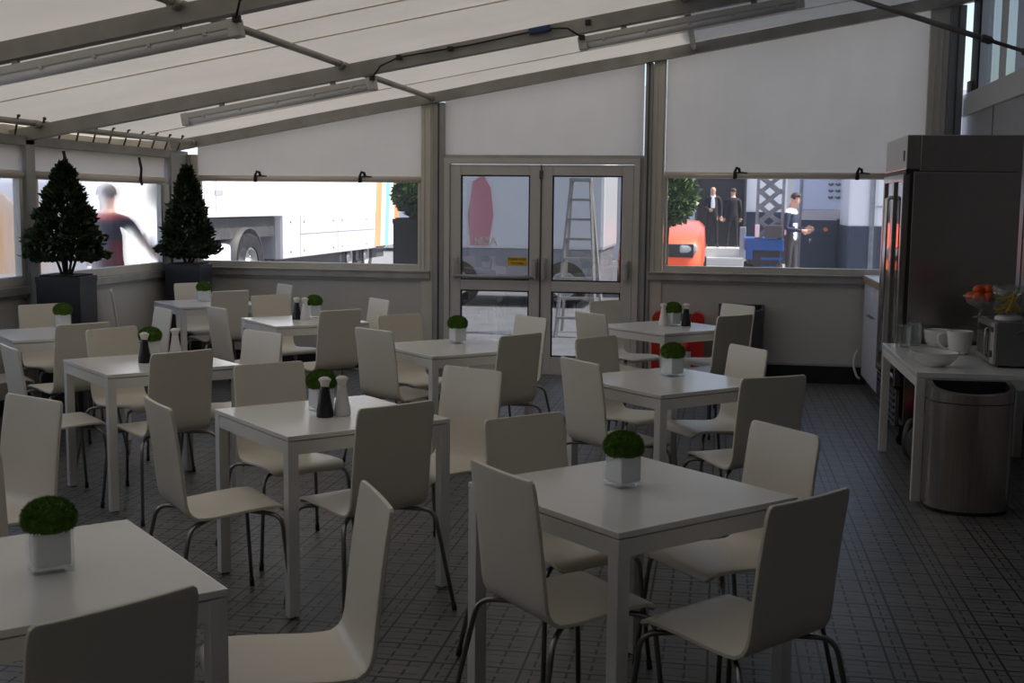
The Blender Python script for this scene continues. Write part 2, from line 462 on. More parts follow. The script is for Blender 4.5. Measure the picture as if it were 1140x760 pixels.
# roller blinds above the windows
def strap(mb, pts, w=.03): mb.tube(pts, .011, 6)
def blind_back(label, x0, x1, z0, straps, hem=True, gap=-.05):
    root = empty('roller_blind', ((x0+x1)/2, YB, z0), 0, label, 'blind', 'rolled wall sheets')
    cx = (x0+x1)/2
    mb = MB(); nx, nz = 40, 12
    vs = []
    for j in range(nz+1):
        row = []
        for i in range(nx+1):
            x = x0+(x1-x0)*i/nx; zt = roofz(x)-gap; z = z0+(zt-z0)*j/nz
            t = j/nz
            w = .010*math.sin(7*x+2*z)*math.sin(PI*t)+.006*math.sin(19*x-5*z)*t*(1-t)*3
            row.append(mb.bm.verts.new((x-cx, w+.005, z-z0)))
        vs.append(row)
    for j in range(nz):
        for i in range(nx):
            mb.bm.faces.new((vs[j][i], vs[j][i+1], vs[j+1][i+1], vs[j+1][i])).smooth = True
    mb.build('blind_sheet', M['blind'], root)
    if hem:
        MB().tube([(x0-cx, -.012, -.01), (x1-cx, -.012, -.01)], .03, 14).build('hem_tube', M['blind'], root)
    for sx in straps:
        s = sx-cx
        sm = MB()
        sm.tube([(s, -.05, -.045), (s-.004, -.052, .02), (s+.012, -.05, .06), (s+.035, -.035, .05), (s+.04, -.03, .02)], .014, 6)
        sm.tube([(s+.01, -.05, .015), (s+.06, -.04, .018), (s+.11, -.035, .012)], .007, 6)
        sm.box((s-.002, -.05, -.02), (.035, .02, .05), bev=.004)
        sm.build('strap', M['black'], root)
    return root
blind_back('white rolled sheet above the trailer window with two black straps', -5.2, -2.88, 1.875, (-4.57, -3.49))
blind_back('plain white fabric panel above the double doors', -2.65, -.74, 2.10, (), hem=False)
blind_back('large white rolled sheet right of the doors with two black straps', -.53, 1.83, 1.935, (.12, 1.22))

# double door
D0, D1, DT = -2.65, -.76, 2.075
dr = empty('door_1'); dr['kind'] = 'structure'
mb = MB()
mb.span((D0, YB-.05, .036), (D0+.055, YB+.05, DT-.056)).span((D1-.055, YB-.05, .036), (D1, YB+.05, DT-.056))
mb.span((D0, YB-.05, DT-.055), (D1, YB+.05, DT)).span((D0, YB-.05, 0), (D1, YB+.05, .035), bev=.004)
mb.build('door_frame', M['doorwhite'], dr)
MB().span((D0-.012, YB-.03, DT), (D1+.03, YB+.03, DT+.03)).build('head_trim', M['alu'], dr)
struct('trim_54', MB().span((D1+.002, YB-.03, 0), (-.724, YB+.04, 2.08)), M['post'])
mid = -1.70
def leaf(x0, x1, side):
    st = .105
    z0, z1 = .04, DT-.062
    mb = MB()
    mb.span((x0, YB-.035, z0), (x0+st, YB+.03, z1), bev=.006).span((x1-st, YB-.035, z0), (x1, YB+.03, z1), bev=.006)
    mb.span((x0+st, YB-.035, z1-.10), (x1-st, YB+.03, z1), bev=.004)
    mb.span((x0+st, YB-.035, .805), (x1-st, YB+.03, .905), bev=.004)
    mb.span((x0+st, YB-.035, z0), (x1-st, YB+.03, .17), bev=.004)
    lf = mb.build('door_leaf', M['doorwhite'], dr)
    for (a, b) in ((.905, z1-.10), (.17, .805)):
        g = MB(); g.bm.faces.new([g.bm.verts.new(v) for v in ((x0+st, YB, a), (x1-st, YB, a), (x1-st, YB, b), (x0+st, YB, b))])
        g.build('glass_pane', M['doorglass'], lf)
        s = MB(); t = .012
        s.span((x0+st, YB-.03, a), (x0+st+t, YB-.002, b)).span((x1-st-t, YB-.03, a), (x1-st, YB-.002, b))
        s.span((x0+st, YB-.03, b-t), (x1-st, YB-.002, b)).span((x0+st, YB-.03, a), (x1-st, YB-.002, a+t))
        s.build('pane_seal', M['seal'], lf)
    for hx in ((x0+.055, x1-.045) if side < 0 else (x0+.035, x1-.055)):
        h = MB().span((hx-.028, YB-.085, .935), (hx+.028, YB-.035, 1.125), bev=.014)
        h.span((hx-.018, YB-.115, .92), (hx+.018, YB-.08, 1.09), bev=.010)
        h.build('exit_device', M['alu'], lf)
    if side < 0:
        MB().tube([(x0+.055, YB-.10, .945), (x1-.045, YB-.10, .935)], .016, 10).build('push_bar', M['post'], lf)
    return lf
l1 = leaf(D0+.06, mid-.004, -1); l2 = leaf(mid+.004, D1-.06, 1)
MB().span((mid-.006, YB-.045, .06), (mid+.006, YB-.036, DT-.06)).build('meeting_seal', M['darkgrey'], dr)
MB().span((mid-.016, YB-.055, 1.885), (mid+.016, YB-.035, 1.96), bev=.004).build('door_bolt', M['darkgrey'], dr)
MB().span((-2.025, YB-.02, 1.045), (-1.83, YB-.012, 1.13)).build('push_sticker', M['sticker'], l1)
RX = Matrix.Rotation(PI/2, 4, 'X')
text_mesh('sticker_text', 'PLEASE PUSH', .030, Matrix.Translation((-1.927, YB-.022, 1.108)) @ RX, M['black'], l1)
text_mesh('sticker_text', 'TO OPEN', .030, Matrix.Translation((-1.927, YB-.022, 1.068)) @ RX, M['black'], l1)
text_mesh('reflected_letters', 'NDA', .105, Matrix.Translation((-2.245, YB-.012, 1.275)) @ RX, M['lettergrey'], l1)  # letters of a reflection, set on the pane as solid text

# left wall : posts, windows, rail, panels
LP = [8.67, 5.95, 3.2, .45, -2.3]
for k, y in enumerate(LP):
    struct('trim_%d' % (70+k), MB().span((XL-.06, y-.065, 0), (XL+.05, y+.065, 2.1), bev=.008), M['post'])
ys = [YB-.06]+[v for v in LP]
wn = 3
for a, b in zip(ys, ys[1:]):
    y1, y0 = a-.07, b+.065
    struct('wall_left_%d' % wn, MB().span((XL-.03, y0, .1), (XL+.01, y1, .96)), M['panel'])
    mb = MB().span((XL-.02, y0, .90), (XL+.055, y1, .97), bev=.008).span((XL-.02, y0, .875), (XL+.03, y1, .9))
    struct('trim_%d' % (80+wn), mb, M['alu'])
    struct('baseboard_left_%d' % wn, MB().span((XL-.03, y0, 0), (XL+.022, y1, .12)), M['black'])
    if wn == 3:
        struct('trim_88', MB().span((XL-.05, y1-.28, 0), (XL+.06, y1+.06, 2.1), bev=.008), M['post'])
        struct('trim_89', MB().span((XL-.03, y1-.41, 1.0), (XL+.04, y1-.285, 1.79), bev=.006), M['cream'])
    if wn > 5:
        struct('wall_left_upper_%d' % wn, MB().span((XL-.03, y0, .96), (XL+.01, y1, 2.06)), M['panel']); wn += 1; continue  # unseen bays closed without windows to dim the room's front
    window('window_%d' % wn, y0+.07, y1-.44 if wn == 3 else y1-.06, 1.045, 1.795, 'pvc_hazy', .05, 'y', XL)
    wn += 1
def blind_left(label, y0, y1, straps):
    root = empty('roller_blind', (XL, (y0+y1)/2, 1.83), 0, label, 'blind', 'rolled wall sheets')
    cy = (y0+y1)/2; mb = MB(); vs = []
    for j in range(7):
        vs.append([mb.bm.verts.new((.008*math.sin(9*i+j)*.4, y0+(y1-y0)*i/24-cy, .24*j/6)) for i in range(25)])
    for j in range(6):
        for i in range(24): mb.bm.faces.new((vs[j][i], vs[j][i+1], vs[j+1][i+1], vs[j+1][i])).smooth = True
    mb.build('blind_sheet', M['blind'], root)
    MB().tube([(.012, y0-cy, .0), (.012, y1-cy, .0)], .03, 14).build('hem_tube', M['blind'], root)
    for sy, ln in straps:
        s = sy-cy
        MB().tube([(.05, s, .20), (.055, s+.03, .1), (.052, s+.02, 0), (.05, s+.045, -.05)], .013, 6).build('strap', M['black'], root)
    return root
blind_left('white rolled sheet above the hazy side window with the man outside', 8.75, 11.06, ((9.15, .2), (10.45, .2)))
blind_left('white rolled sheet at the left edge of the picture', 6.03, 8.59, ((7.2, .2),))
struct('trim_98', MB().span((XL-.13, YN, 2.0), (XL-.122, YB+.1, roofz(XL-.12)+.10)), M['roofskin'])
# cords lacing the roof edge to the eave rail, one lacing per bay
for k, (a, b) in enumerate(zip(BY[:3], BY[1:4])):
    mb = MB(); y = a-.2
    while y > b+.15:
        mb.tube([(XL+.05, y, 2.13), (XL+.18, y-.16, roofz(XL+.18)+.075)], .008, 6)
        mb.sphere((XL+.19, y-.17, roofz(XL+.18)+.078), .016, sub=1)
        y -= .27
    o = mb.build('roof_lacing', M['darkgrey'])
    tag(o, ['row of black hooked cords lacing the roof edge in the far left corner', 'row of black hooked cords lacing the roof edge at the left picture edge', 'row of black hooked cords lacing the roof beyond the left frame'][k], 'cord')

# right: hospitality truck side
struct('wall_right', MB().span((XR, YN, 0), (XR+.06, 11.7, 2.47)), M['truckgrey'])
mb = MB()
for y in (10.4, 9.2, 8.0, 6.8, 5.6): mb.span((XR-.004, y-.006, 0), (XR+.002, y+.006, 2.47))
struct('trim_90', mb, M['darkgrey'])
struct('trim_91', MB().span((XR-.03, YN, 2.47), (XR+.06, 11.7, 2.66), bev=.01), M['truckband'])
struct('trim_92', MB().span((XR+.02, YN, 2.66), (XR+.08, 9.4, 4.2)), M['truckband'])
struct('trim_99', MB().span((XR+.02, YN-2, 4.0), (XR+2.5, 11.5, 6.5), bev=.04), M['truckband'])
struct('trim_93', MB().span((XR-.01, 11.08, 2.6), (XR+.06, 11.36, 4.0)), M['black'])
mb = MB().span((XR, 10.80, 2.66), (XR+.05, 11.06, 4.0), bev=.01).span((XR, 9.4, 2.66), (XR+.05, 9.75, 4.0), bev=.01)
struct('trim_94', mb, M['lightblue'])
w = empty('window_9'); w['kind'] = 'structure'
p = MB(); p.bm.faces.new([p.bm.verts.new(v) for v in ((XR+.03, 9.75, 2.66), (XR+.03, 10.80, 2.66), (XR+.03, 10.80, 4.0), (XR+.03, 9.75, 4.0))])
p.build('window_pane', M['fridgeglass'], w)
MB().span((XR-.005, 10.2, 2.66), (XR+.035, 10.26, 4.0)).build('window_frame', M['truckband'], w)
struct('trim_95', MB().span((XR-.03, 11.30, 2.66), (XR+.05, 11.40, 2.76), bev=.006), M['alu'])
# unseen end of the marquee behind the viewer, closed to darken the room's front
struct('wall_front', MB().span((XL-.1, YN-.06, 0), (XR+.1, YN, 3.6)), M['panel'])

# ------------------------------------------------------------------ roof lights, cables, brace
def batten(label, xa, xb, y):
    xc = (xa+xb)/2; L = (xb-xa)/math.cos(math.atan(.1755))
    root = empty('tube_light', (xc, y, roofz(xc)-.135), 0, label, 'ceiling light', 'fluorescent battens under the roof beams')
    root.rotation_euler = (0, -math.atan(.1755), 0)
    MB().span((-L/2, -.04, 0), (L/2, .04, .045), bev=.008).build('casing', M['lightcase'], root)
    d = MB(); d.tube([(-L/2+.01, 0, -.012), (L/2-.01, 0, -.012)], .034, 14)
    d.build('diffuser', M['tubewhite'], root)
    for sx in (-1, 1):
        MB().span((sx*L/2-.03, -.045, -.045), (sx*L/2+.03, .045, .048), bev=.008).build('end_cap', M['lightcase'], root)
        MB().span((sx*L*.3-.02, -.012, .04), (sx*L*.3+.02, .012, .095), bev=.003).build('bracket', M['alu'], root)
    for k in range(5): MB().span((-L*.4+L*.2*k-.01, -.046, -.012), (-L*.4+L*.2*k+.01, .046, .012), bev=.003).build('clip', M['lightcase'], root)
    return root
batten('fluorescent tube light at the top left corner under the nearest beam', -4.0, -2.47, 5.95)
batten('fluorescent tube light above the left tables, middle of the three', -4.0, -2.55, 8.67)
batten('fluorescent tube light at the upper right under the second beam', -1.0, .49, 8.67)
def cable(label, pts, knots=()):
    root = empty('power_cable', pts[0], 0, label, 'cable', None)
    q = [tuple(Vector(p)-Vector(pts[0])) for p in pts]
    MB().tube(q, .007, 6).build('cord', M['black'], root)
    for k in knots:
        MB().box(Vector(k)-Vector(pts[0]), (.04, .03, .035), bev=.004).build('cable_clip', M['black'], root)
    return root
rz_ = lambda x, d: roofz(x)+d
c1 = cable('black cable along the second beam between two tube lights', [(-2.53, 8.6, rz_(-2.53, -.1)), (-2.46, 8.58, rz_(-2.46, -.03)), (-2.33, 8.6, rz_(-2.33, .01)), (-1.8, 8.61, rz_(-1.8, 0)), (-1.25, 8.6, rz_(-1.25, .01)), (-1.1, 8.59, rz_(-1.1, -.02)), (-1.0, 8.6, rz_(-1.0, -.10))],
      [(-2.33, 8.61, rz_(-2.33, .01)), (-1.95, 8.61, rz_(-1.95, 0)), (-1.0, 8.6, rz_(-1, -.1)), (-2.53, 8.61, rz_(-2.53, -.1)), (-.96, 8.62, rz_(-.96, 0))])
MB().box(Vector((-1.3, 8.6, rz_(-1.3, .01)))-Vector((-2.53, 8.6, rz_(-2.53, -.1))), (.16, .035, .045), rot=Matrix.Rotation(-math.atan(.1755), 3, 'Y'), bev=.01).build('connector', M['cableblue'], c1)
cable('black cable rising from the top left tube light along the nearest beam', [(-2.44, 5.88, rz_(-2.44, -.1)), (-2.41, 5.86, rz_(-2.41, -.02)), (-2.32, 5.88, rz_(-2.32, .03)), (-1.6, 5.9, rz_(-1.6, .04)), (-.8, 5.9, rz_(-.8, .04))],
      [(-2.44, 5.89, rz_(-2.44, -.1)), (-2.32, 5.89, rz_(-2.32, .03))])
root = empty('brace_rod', (.24, 8.0, 3.13), 0, 'dark steel brace rod with turnbuckle crossing the upper right corner', 'rod')
R0 = Vector((.24, 8., 3.13))
P = lambda t: Vector((.24+t*1.88, 8., 3.13-.62*t))-R0
MB().tube([P(0), P(.72)], .018, 10).build('rod', M['steelbeam'], root)
MB().tube([P(.88), P(1)], .018, 10).build('rod', M['steelbeam'], root)
MB().tube([P(.70), P(.705), P(.73), P(.74), P(.83), P(.835), P(.86), P(.87), P(.89)], [.02, .026, .026, .012, .012, .026, .026, .02, .02], 10).build('turnbuckle', M['darkgrey'], root)

# ------------------------------------------------------------------ chair
def chair_shell():
    prof = [(.206, .418), (.202, .432), (.188, .443), (.16, .450), (.11, .4505), (.04, .447), (-.03, .441), (-.09, .436), (-.13, .4355),
            (-.160, .440), (-.181, .453), (-.193, .472), (-.200, .50), (-.206, .55), (-.216, .63), (-.227, .71), (-.238, .785), (-.246, .835), (-.2485, .851), (-.2505, .863), (-.2515, .870)]
    n = len(prof)
    bm = bmesh.new(); nu = 12; grid = []
    for i, (y, z) in enumerate(prof):
        if i <= 8: hw = .184
        else: hw = .184-.004*min(1, (z-.436)/.43)
        if i == 0: hw -= .028
        if i == 1: hw -= .012
        if i == 2: hw -= .004
        if i == n-1: hw -= .015
        if i == n-2: hw -= .005
        if i == n-3: hw -= .002
        row = []
        for k in range(nu+1):
            u = -1+2*k/nu
            dz = dy = 0
            if z > .5: dy = .007*min(1, (z-.5)/.2)*(u*u-.4)          # back dished across
            elif i >= 3 and i < 9: dz = .004*(u*u-.4)
            row.append(bm.verts.new((u*hw, y+dy, z+dz)))
        grid.append(row)
    for a, b in zip(grid, grid[1:]):
        for k in range(nu):
            bm.faces.new((a[k], a[k+1], b[k+1], b[k])).smooth = True
    bmesh.ops.recalc_face_normals(bm, faces=bm.faces[:])
    # orient: seat normals must look up
    f = max(bm.faces, key=lambda f: abs(f.normal.z))
    if f.normal.z < 0: bmesh.ops.reverse_faces(bm, faces=bm.faces[:])
    # thickness
    vs0 = bm.verts[:]; fs0 = bm.faces[:]
    bm.normal_update()
    nn = {v: v.normal.copy() for v in vs0}
    low = {v: bm.verts.new(v.co-nn[v]*.0125) for v in vs0}
    be = [e for e in bm.edges if len(e.link_faces) == 1]
    for f in fs0:
        g = bm.faces.new([low[v] for v in reversed(f.verts)]); g.smooth = True
    for e in be:
        a, b = e.verts
        bm.faces.new((a, b, low[b], low[a])).smooth = False
    bmesh.ops.recalc_face_normals(bm, faces=bm.faces[:])
    es = [e for e in bm.edges if len(e.link_faces) == 2 and e.calc_face_angle() > 1.0]
    bmesh.ops.bevel(bm, geom=es, offset=.0025, segments=2, affect='EDGES', profile=.5)
    me = bpy.data.meshes.new('seat_shell'); bm.to_mesh(me); bm.free()
    me.materials.append(M['ply'])
    return me
SHELL = chair_shell()
def leg_pts(sx, front):
    """tube runs out diagonally under the seat, bends and drops to the floor"""
    top = .419 if front else .414
    s = Vector((sx*.05, .05 if front else -.03, top))
    e = Vector((sx*.205, .165, top-.004)) if front else Vector((sx*.215, -.205, top-.004))
    g = Vector((sx*.238, .20, .004)) if front else Vector((sx*.262, -.285, .004))
    d1 = (e-s).normalized(); d2 = (g-e).normalized(); k = .05
    a, c = e-d1*k, e+d2*k; pts = [s, (s+a)/2]
    for i in range(7):
        t = i/6; pts.append(a*(1-t)**2+e*2*t*(1-t)+c*t*t)
    return pts+[g]
def make_chair():
    root = empty('dining_chair')
    sh = bpy.data.objects.new('seat_shell', SHELL); COL.objects.link(sh); sh.parent = root
    mb = MB().span((-.05, -.10, .413), (.05, .12, .430), bev=.004)
    mb.build('seat_mount', M['black'], root)
    for sx in (-1, 1):
        for fr in (True, False):
            p = leg_pts(sx, fr)
            lg = MB().tube(p, .0085, 10).build('leg', M['chrome'], root)
            e = Vector(p[-1]); d = (Vector(p[-2])-e).normalized()
            MB().tube([(e.x, e.y, 0), e+d*.03], .0105, 10).build('foot_cap', M['foot'], lg)
    return root
proto_chair = make_chair(); used = [False]
def chair(mx, my, ang, label, tz=None):
    """mx,my = middle of the top edge of the backrest, ang = direction the chair faces (deg from +x)"""
    a = math.radians(ang)
    o = proto_chair if not used[0] else copy_tree(proto_chair)
    used[0] = True
    o.location = (mx+.248*math.cos(a), my+.248*math.sin(a), 0); o.rotation_euler = (0, 0, a-PI/2)
    tag(o, label, 'chair', 'white dining chairs')
    return o

# ------------------------------------------------------------------ tables
def make_table(w=.75, d=.75, h=.735):
    root = empty('dining_table')
    MB().span((-w/2, -d/2, h-.019), (w/2, d/2, h), bev=.003).build('tabletop', M['tablewhite'], root)
    mb = MB(); t = .022; x, y = w/2-.004, d/2-.004; z0, z1 = h-.076, h-.023
    mb.span((-x+.04, -y, z0), (x-.04, -y+t, z1), bev=.002).span((-x+.04, y-t, z0), (x-.04, y, z1), bev=.002)
    mb.span((-x, -y+.04, z0), (-x+t, y-.04, z1), bev=.002).span((x-t, -y+.04, z0), (x, y-.04, z1), bev=.002)
    mb.span((-x+.02, -y+.02, h-.026), (x-.02, y-.02, h-.0185))
    mb.build('apron', M['tableleg'], root)
    for sx in (-1, 1):
        for sy in (-1, 1):
            l = MB().span((sx*(w/2-.001), sy*(d/2-.001), .004), (sx*(w/2-.046), sy*(d/2-.046), h-.022), bev=.003).build('leg', M['tableleg'], root)
            MB().span((sx*(w/2-.006), sy*(d/2-.006), 0), (sx*(w/2-.041), sy*(d/2-.041), .006)).build('foot_cap', M['foot'], l)
    return root
T = {1: (-.263, 3.804, -44), 2: (-1.635, 4.913, -44.7), 3: (-.25, 6.29, -46), 4: (-.37, 9.1, -45), 5: (-1.66, 7.45, -46), 6: (-3.147, 8.84, -48),
     7: (-4.5, 10.12, -46), 8: (-3.142, 6.283, -43), 9: (-4.46, 7.55, -45), 10: (-1.65, 2.6, -45)}
TL = {1: 'white square table nearest on the right with one pot of moss',
      2: 'white square table in the middle of the room with black and white shakers',
      3: 'white square table behind the front right one, moss pot and no shakers',
      4: 'white square table in front of the red fire extinguisher stand',
      5: 'white square table right before the double doors with a moss pot',
      6: 'white square table below the trailer window with black and white shakers',
      7: 'white square table in the far left corner by the corner bay tree',
      8: 'white square table with shakers on the left, behind the middle table',
      9: 'white square table at the left edge below the large bay tree',
      10: 'white square table cut off by the lower left corner of the picture'}
for i, (x, y, a) in T.items():
    t = make_table() if i == 1 else copy_tree(t0)
    if i == 1: t0 = t
    t.location = (x, y, 0); t.rotation_euler = (0, 0, math.radians(a))
    tag(t, TL[i], 'table', 'white square dining tables')

TN = {1: 'front right table', 2: 'middle table with shakers', 3: 'second right table', 4: 'table by the extinguisher stand',
      5: 'table before the double doors', 6: 'table below the trailer window', 7: 'far left corner table', 8: 'left table with shakers', 9: 'table at the left edge', 10: 'front left table'}
SN = {'SE': 'white chair turned away, near right side of the %s', 'SW': 'white chair seen from behind, near left side of the %s',
      'NW': 'white chair facing forward, far left side of the %s', 'NE': 'cream lit white chair, far right side of the %s'}
FA = {'SE': 135, 'SW': 45, 'NW': -45, 'NE': 225}
CH = [(1, 'SE', .519, -.539, 5), (1, 'NE', .505, .475, -7), (1, 'SW', -.345, -.40, -4), (1, 'NW', -.425, .505, 0),
      (2, 'SE', .419, -.462, 5), (2, 'NW', -.485, .541, -1), (2, 'SW', -.48, -.629, -3), (2, 'NE', .50, .60, 17),
      (3, 'SE', .51, -.70, -12), (3, 'NE', .42, .446, -11), (3, 'SW', -.42, -.345, -5), (3, 'NW', -.45, .72, 9),
      (4, 'SE', .49, -.41, 1), (4, 'NE', .525, .53, 0), (4, 'SW', -.53, -.51, -1), (4, 'NW', -.536, .62, 8),
      (5, 'SE', .50, -.40, 10), (5, 'NE', .385, .735, 1), (5, 'SW', -.42, -.35, 11), (5, 'NW', -.52, .62, 4),
      (6, 'SE', .46, -.53, 7), (6, 'NE', .453, .50, -3), (6, 'SW', -.47, -.56, 1), (6, 'NW', -.52, .64, 6),
      (7, 'SE', .335, -.30, 7), (7, 'NE', .50, .58, -3), (7, 'NW', -.40, .54, 3),
      (8, 'SE', .42, -.50, 10), (8, 'NE', .46, .51, 15), (8, 'SW', -.535, -.525, 1), (8, 'NW', -.48, .46, 18),
      (9, 'SE', .53, -.60, 10), (9, 'NE', .53, .50, 0), (9, 'NW', -.47, .60, 9), (9, 'SW', -.46, -.46, 0),
      (10, 'SE', .52, -.513, 12), (10, 'NW', -.66, .63, 4)]
for t, s, dx, dy, da in CH:
    chair(T[t][0]+dx, T[t][1]+dy, FA[s]+da, SN[s] % TN[t])
chair(-5.16, 9.62, 28, 'white chair seen edge on against the left wall beside the large bay tree')
chair(-.89, 3.04, 209, 'white chair in the foreground seen from the side, seat pointing left')
chair(-2.64, 4.275, 246, 'cream lit white chair at the left picture edge behind the lower left pot')

# ------------------------------------------------------------------ moss pots
def moss_mesh():
    mb = MB(); r = random.Random(3)
    R = .063
    vs = mb.sphere((0, 0, .130), R, (1, 1, .74), 4)
    for v in vs:
        d = v.co-Vector((0, 0, .130)); v.co += d*(.05*math.sin(37*d.x*8)*math.sin(31*d.y*8)+r.uniform(-.03, .04))
    for k in range(5200):
        u = r.uniform(-.55, 1); th = r.uniform(0, 2*PI); q = math.sqrt(1-u*u)
        d = Vector((q*math.cos(th), q*math.sin(th), u*.74)); p = Vector((0, 0, .130))+d*R*.97
        nrm = Vector((d.x, d.y, d.z/.55)).normalized()
        dirn = (nrm+Vector((r.uniform(-.7, .7), r.uniform(-.7, .7), r.uniform(-.5, .6)))).normalized()
        sd = dirn.orthogonal().normalized()*.0011
        L = r.uniform(.006, .0135)
        a, b, c = mb.bm.verts.new(p-sd), mb.bm.verts.new(p+sd), mb.bm.verts.new(p+dirn*L)
        mb.bm.faces.new((a, b, c))
    return mb
def make_pot():
    root = empty('moss_pot'); s = .048
    g = MB(); g.span((-s, -s, 0), (s, s, .112), bev=.003)
    # open top: delete top faces
    bmesh.ops.delete(g.bm, geom=[f for f in g.bm.faces if f.calc_center_median().z > .1105], context='FACES')
    g.build('glass_cube', M['potglass'], root)
    MB().span((-s+.003, -s+.003, .001), (s-.003, s-.003, .014), bev=.002).build('glass_base', M['potglass'], root)
    b = MB().span((-s+.006, -s+.006, .016), (s-.006, s-.006, .104), bev=.006); b.build('frosted_liner', M['liner'], root)
    mo = moss_mesh().build('moss_ball', M['moss'], root)
    return root
pots = {1: (-.289, 3.85, 'green moss ball in glass cube on the nearest right table'), 10: (-1.608, 2.655, 'green moss ball in glass cube at the lower left'),
        2: (-1.70, 4.985, 'green moss ball in white pot behind the shakers on the middle table'), 5: (-1.671, 7.63, 'green moss ball in white pot on the table before the doors'),
        3: (-.231, 6.44, 'green moss ball in white pot on the table behind the nearest right one'), 4: (-.335, 9.17, 'green moss ball in white pot between shakers by the extinguisher stand'),
        6: (-3.13, 9.02, 'green moss ball behind the shakers below the trailer window'), 7: (-4.58, 10.2, 'green moss ball in white pot on the far left corner table'),
        8: (-3.23, 6.45, 'green moss ball between the shakers on the left table'), 9: (-4.55, 7.78, 'green moss ball in white pot on the table at the left edge')}
p0 = None
for i, (x, y, lab) in pots.items():
    o = make_pot() if p0 is None else copy_tree(p0)
    if p0 is None: p0 = o
    o.location = (x, y, .735); o.rotation_euler = (0, 0, math.radians(T[i][2]+rnd.uniform(-4, 4)))
    tag(o, lab, 'potted plant', 'moss balls on the tables')

# shakers
def make_shaker(black):
    root = empty('pepper_shaker' if black else 'salt_shaker')
    m = M['shakerblack'] if black else M['shakerwhite']
    MB().lathe([(.034, 0), (.037, .004), (.037, .012), (.0355, .03), (.0295, .06), (.0235, .09), (.0205, .112), (.019, .128), (.0165, .131)], n=28).build('bottle', m, root)
    c = MB(); c.lathe([(.0175, .129), (.0195, .14), (.0245, .153), (.0285, .158), (.027, .163), (.016, .170), (.004, .172)], n=20)
    for v in c.bm.verts: v.co.y *= .85
    c.build('spout_cap', M['shakercap'], root)
    return root
sh = {True: None, False: None}
for b, x, y, lab in ((True, -1.635, 4.84, 'black shaker bottle on the middle table'), (False, -1.575, 4.89, 'white shaker bottle on the middle table'),
                     (True, -3.215, 8.86, 'black shaker bottle on the table below the trailer window'), (False, -3.145, 8.85, 'white shaker bottle on the table below the trailer window'),
                     (True, -3.165, 6.25, 'black shaker bottle on the left table behind the middle one'), (False, -3.10, 6.50, 'white shaker bottle half hidden behind moss on the left table'),
                     (False, -.405, 9.13, 'white shaker bottle left of the moss pot by the extinguisher stand'), (True, -.235, 9.17, 'black shaker bottle right of the moss pot by the extinguisher stand')):
    o = make_shaker(b) if sh[b] is None else copy_tree(sh[b])
    if sh[b] is None: sh[b] = o
    o.location = (x, y, .735); o.rotation_euler = (0, 0, rnd.uniform(-.3, .3))
    tag(o, lab, 'shaker', 'black shaker bottles' if b else 'white shaker bottles')
#PART2

# ------------------------------------------------------------------ trees in planters
def leaves(mb, pts, size, r):
    for p, out in pts:
        d = (out+Vector((r.uniform(-1.1, 1.1), r.uniform(-1.1, 1.1), r.uniform(-.5, 1.)))).normalized()
        s = d.cross(Vector((r.uniform(-1, 1), r.uniform(-1, 1), r.uniform(-1, 1)))).normalized()
        nn = d.cross(s)
        L = size*r.uniform(.7, 1.3); w = L*.27
        a = mb.bm.verts.new(p); b = mb.bm.verts.new(p+d*L*.5+s*w-nn*L*.05); c = mb.bm.verts.new(p+d*L); e = mb.bm.verts.new(p+d*L*.5-s*w-nn*L*.05)
        mb.bm.faces.new((a, b, c)).smooth = True; mb.bm.faces.new((a, c, e)).smooth = True
def planter(parent, w, h, taper=.97):
    mb = MB(); t = w/2; b = t*taper
    for z0, z1, s in ((0, h-.05, 1.), (h-.05, h, 1.03)):
        pl = [(-t*s, -t*s), (t*s, -t*s), (t*s, t*s), (-t*s, t*s)]
        mb.prism(pl, z1-z0, Matrix.Translation((0, 0, z0)))
    mb.build('planter_box', M['planter'], parent)
    MB().span((-t+.02, -t+.02, h-.01), (t-.02, t-.02, h+.012)).build('soil', M['soil'], parent)
def bay_cone(label, x, y, rz, ph, z0, ztop, rad, seed, w=.34):
    root = empty('potted_bay_tree', (x, y, 0), math.radians(rz), label, 'tree')
    planter(root, w, ph)
    r = random.Random(seed); st = MB()
    for k in range(6):
        a = k*1.05+r.random(); q = r.uniform(.02, .1)
        st.tube([(q*.35*math.cos(a), q*.35*math.sin(a), ph), (q*math.cos(a), q*math.sin(a), z0+.05), (q*1.2*math.cos(a), q*1.2*math.sin(a), z0+(ztop-z0)*.45)], [.012, .010, .006], 6)
    st.build('stems', M['bark'], root)
    pts = []; H = ztop-z0
    for k in range(5200):
        t = r.random()**1.25
        R = rad*(min(1, (t+.03)/.10)**.5)*(1-t)**.8*(1+.12*math.sin(9*t*3+seed)) + .012
        a = r.uniform(0, 2*PI); q = R*math.sqrt(r.uniform(.25, 1))*r.uniform(.88, 1.07)
        p = Vector((q*math.cos(a), q*math.sin(a), z0+H*t*.97)); pts.append((p, Vector((math.cos(a), math.sin(a), .35+.5*t))))
    for k in range(40):
        a = r.uniform(0, 2*PI); pts.append((Vector((.02*math.cos(a), .02*math.sin(a), ztop-.09*r.random())), Vector((.4*math.cos(a), .4*math.sin(a), 1))))
    f = MB(); leaves(f, pts, .055, r); f.build('foliage', M['leafdark'], root)
    return root
bay_cone('large dark bay cone tree in anthracite planter at the left wall', -5.0, 8.62, 8, 1.05, 1.16, 1.90, .31, 1)
bay_cone('dark bay cone tree in planter standing in the far left corner', -5.075, 10.97, 4, 1.03, 1.09, 1.95, .275, 5)
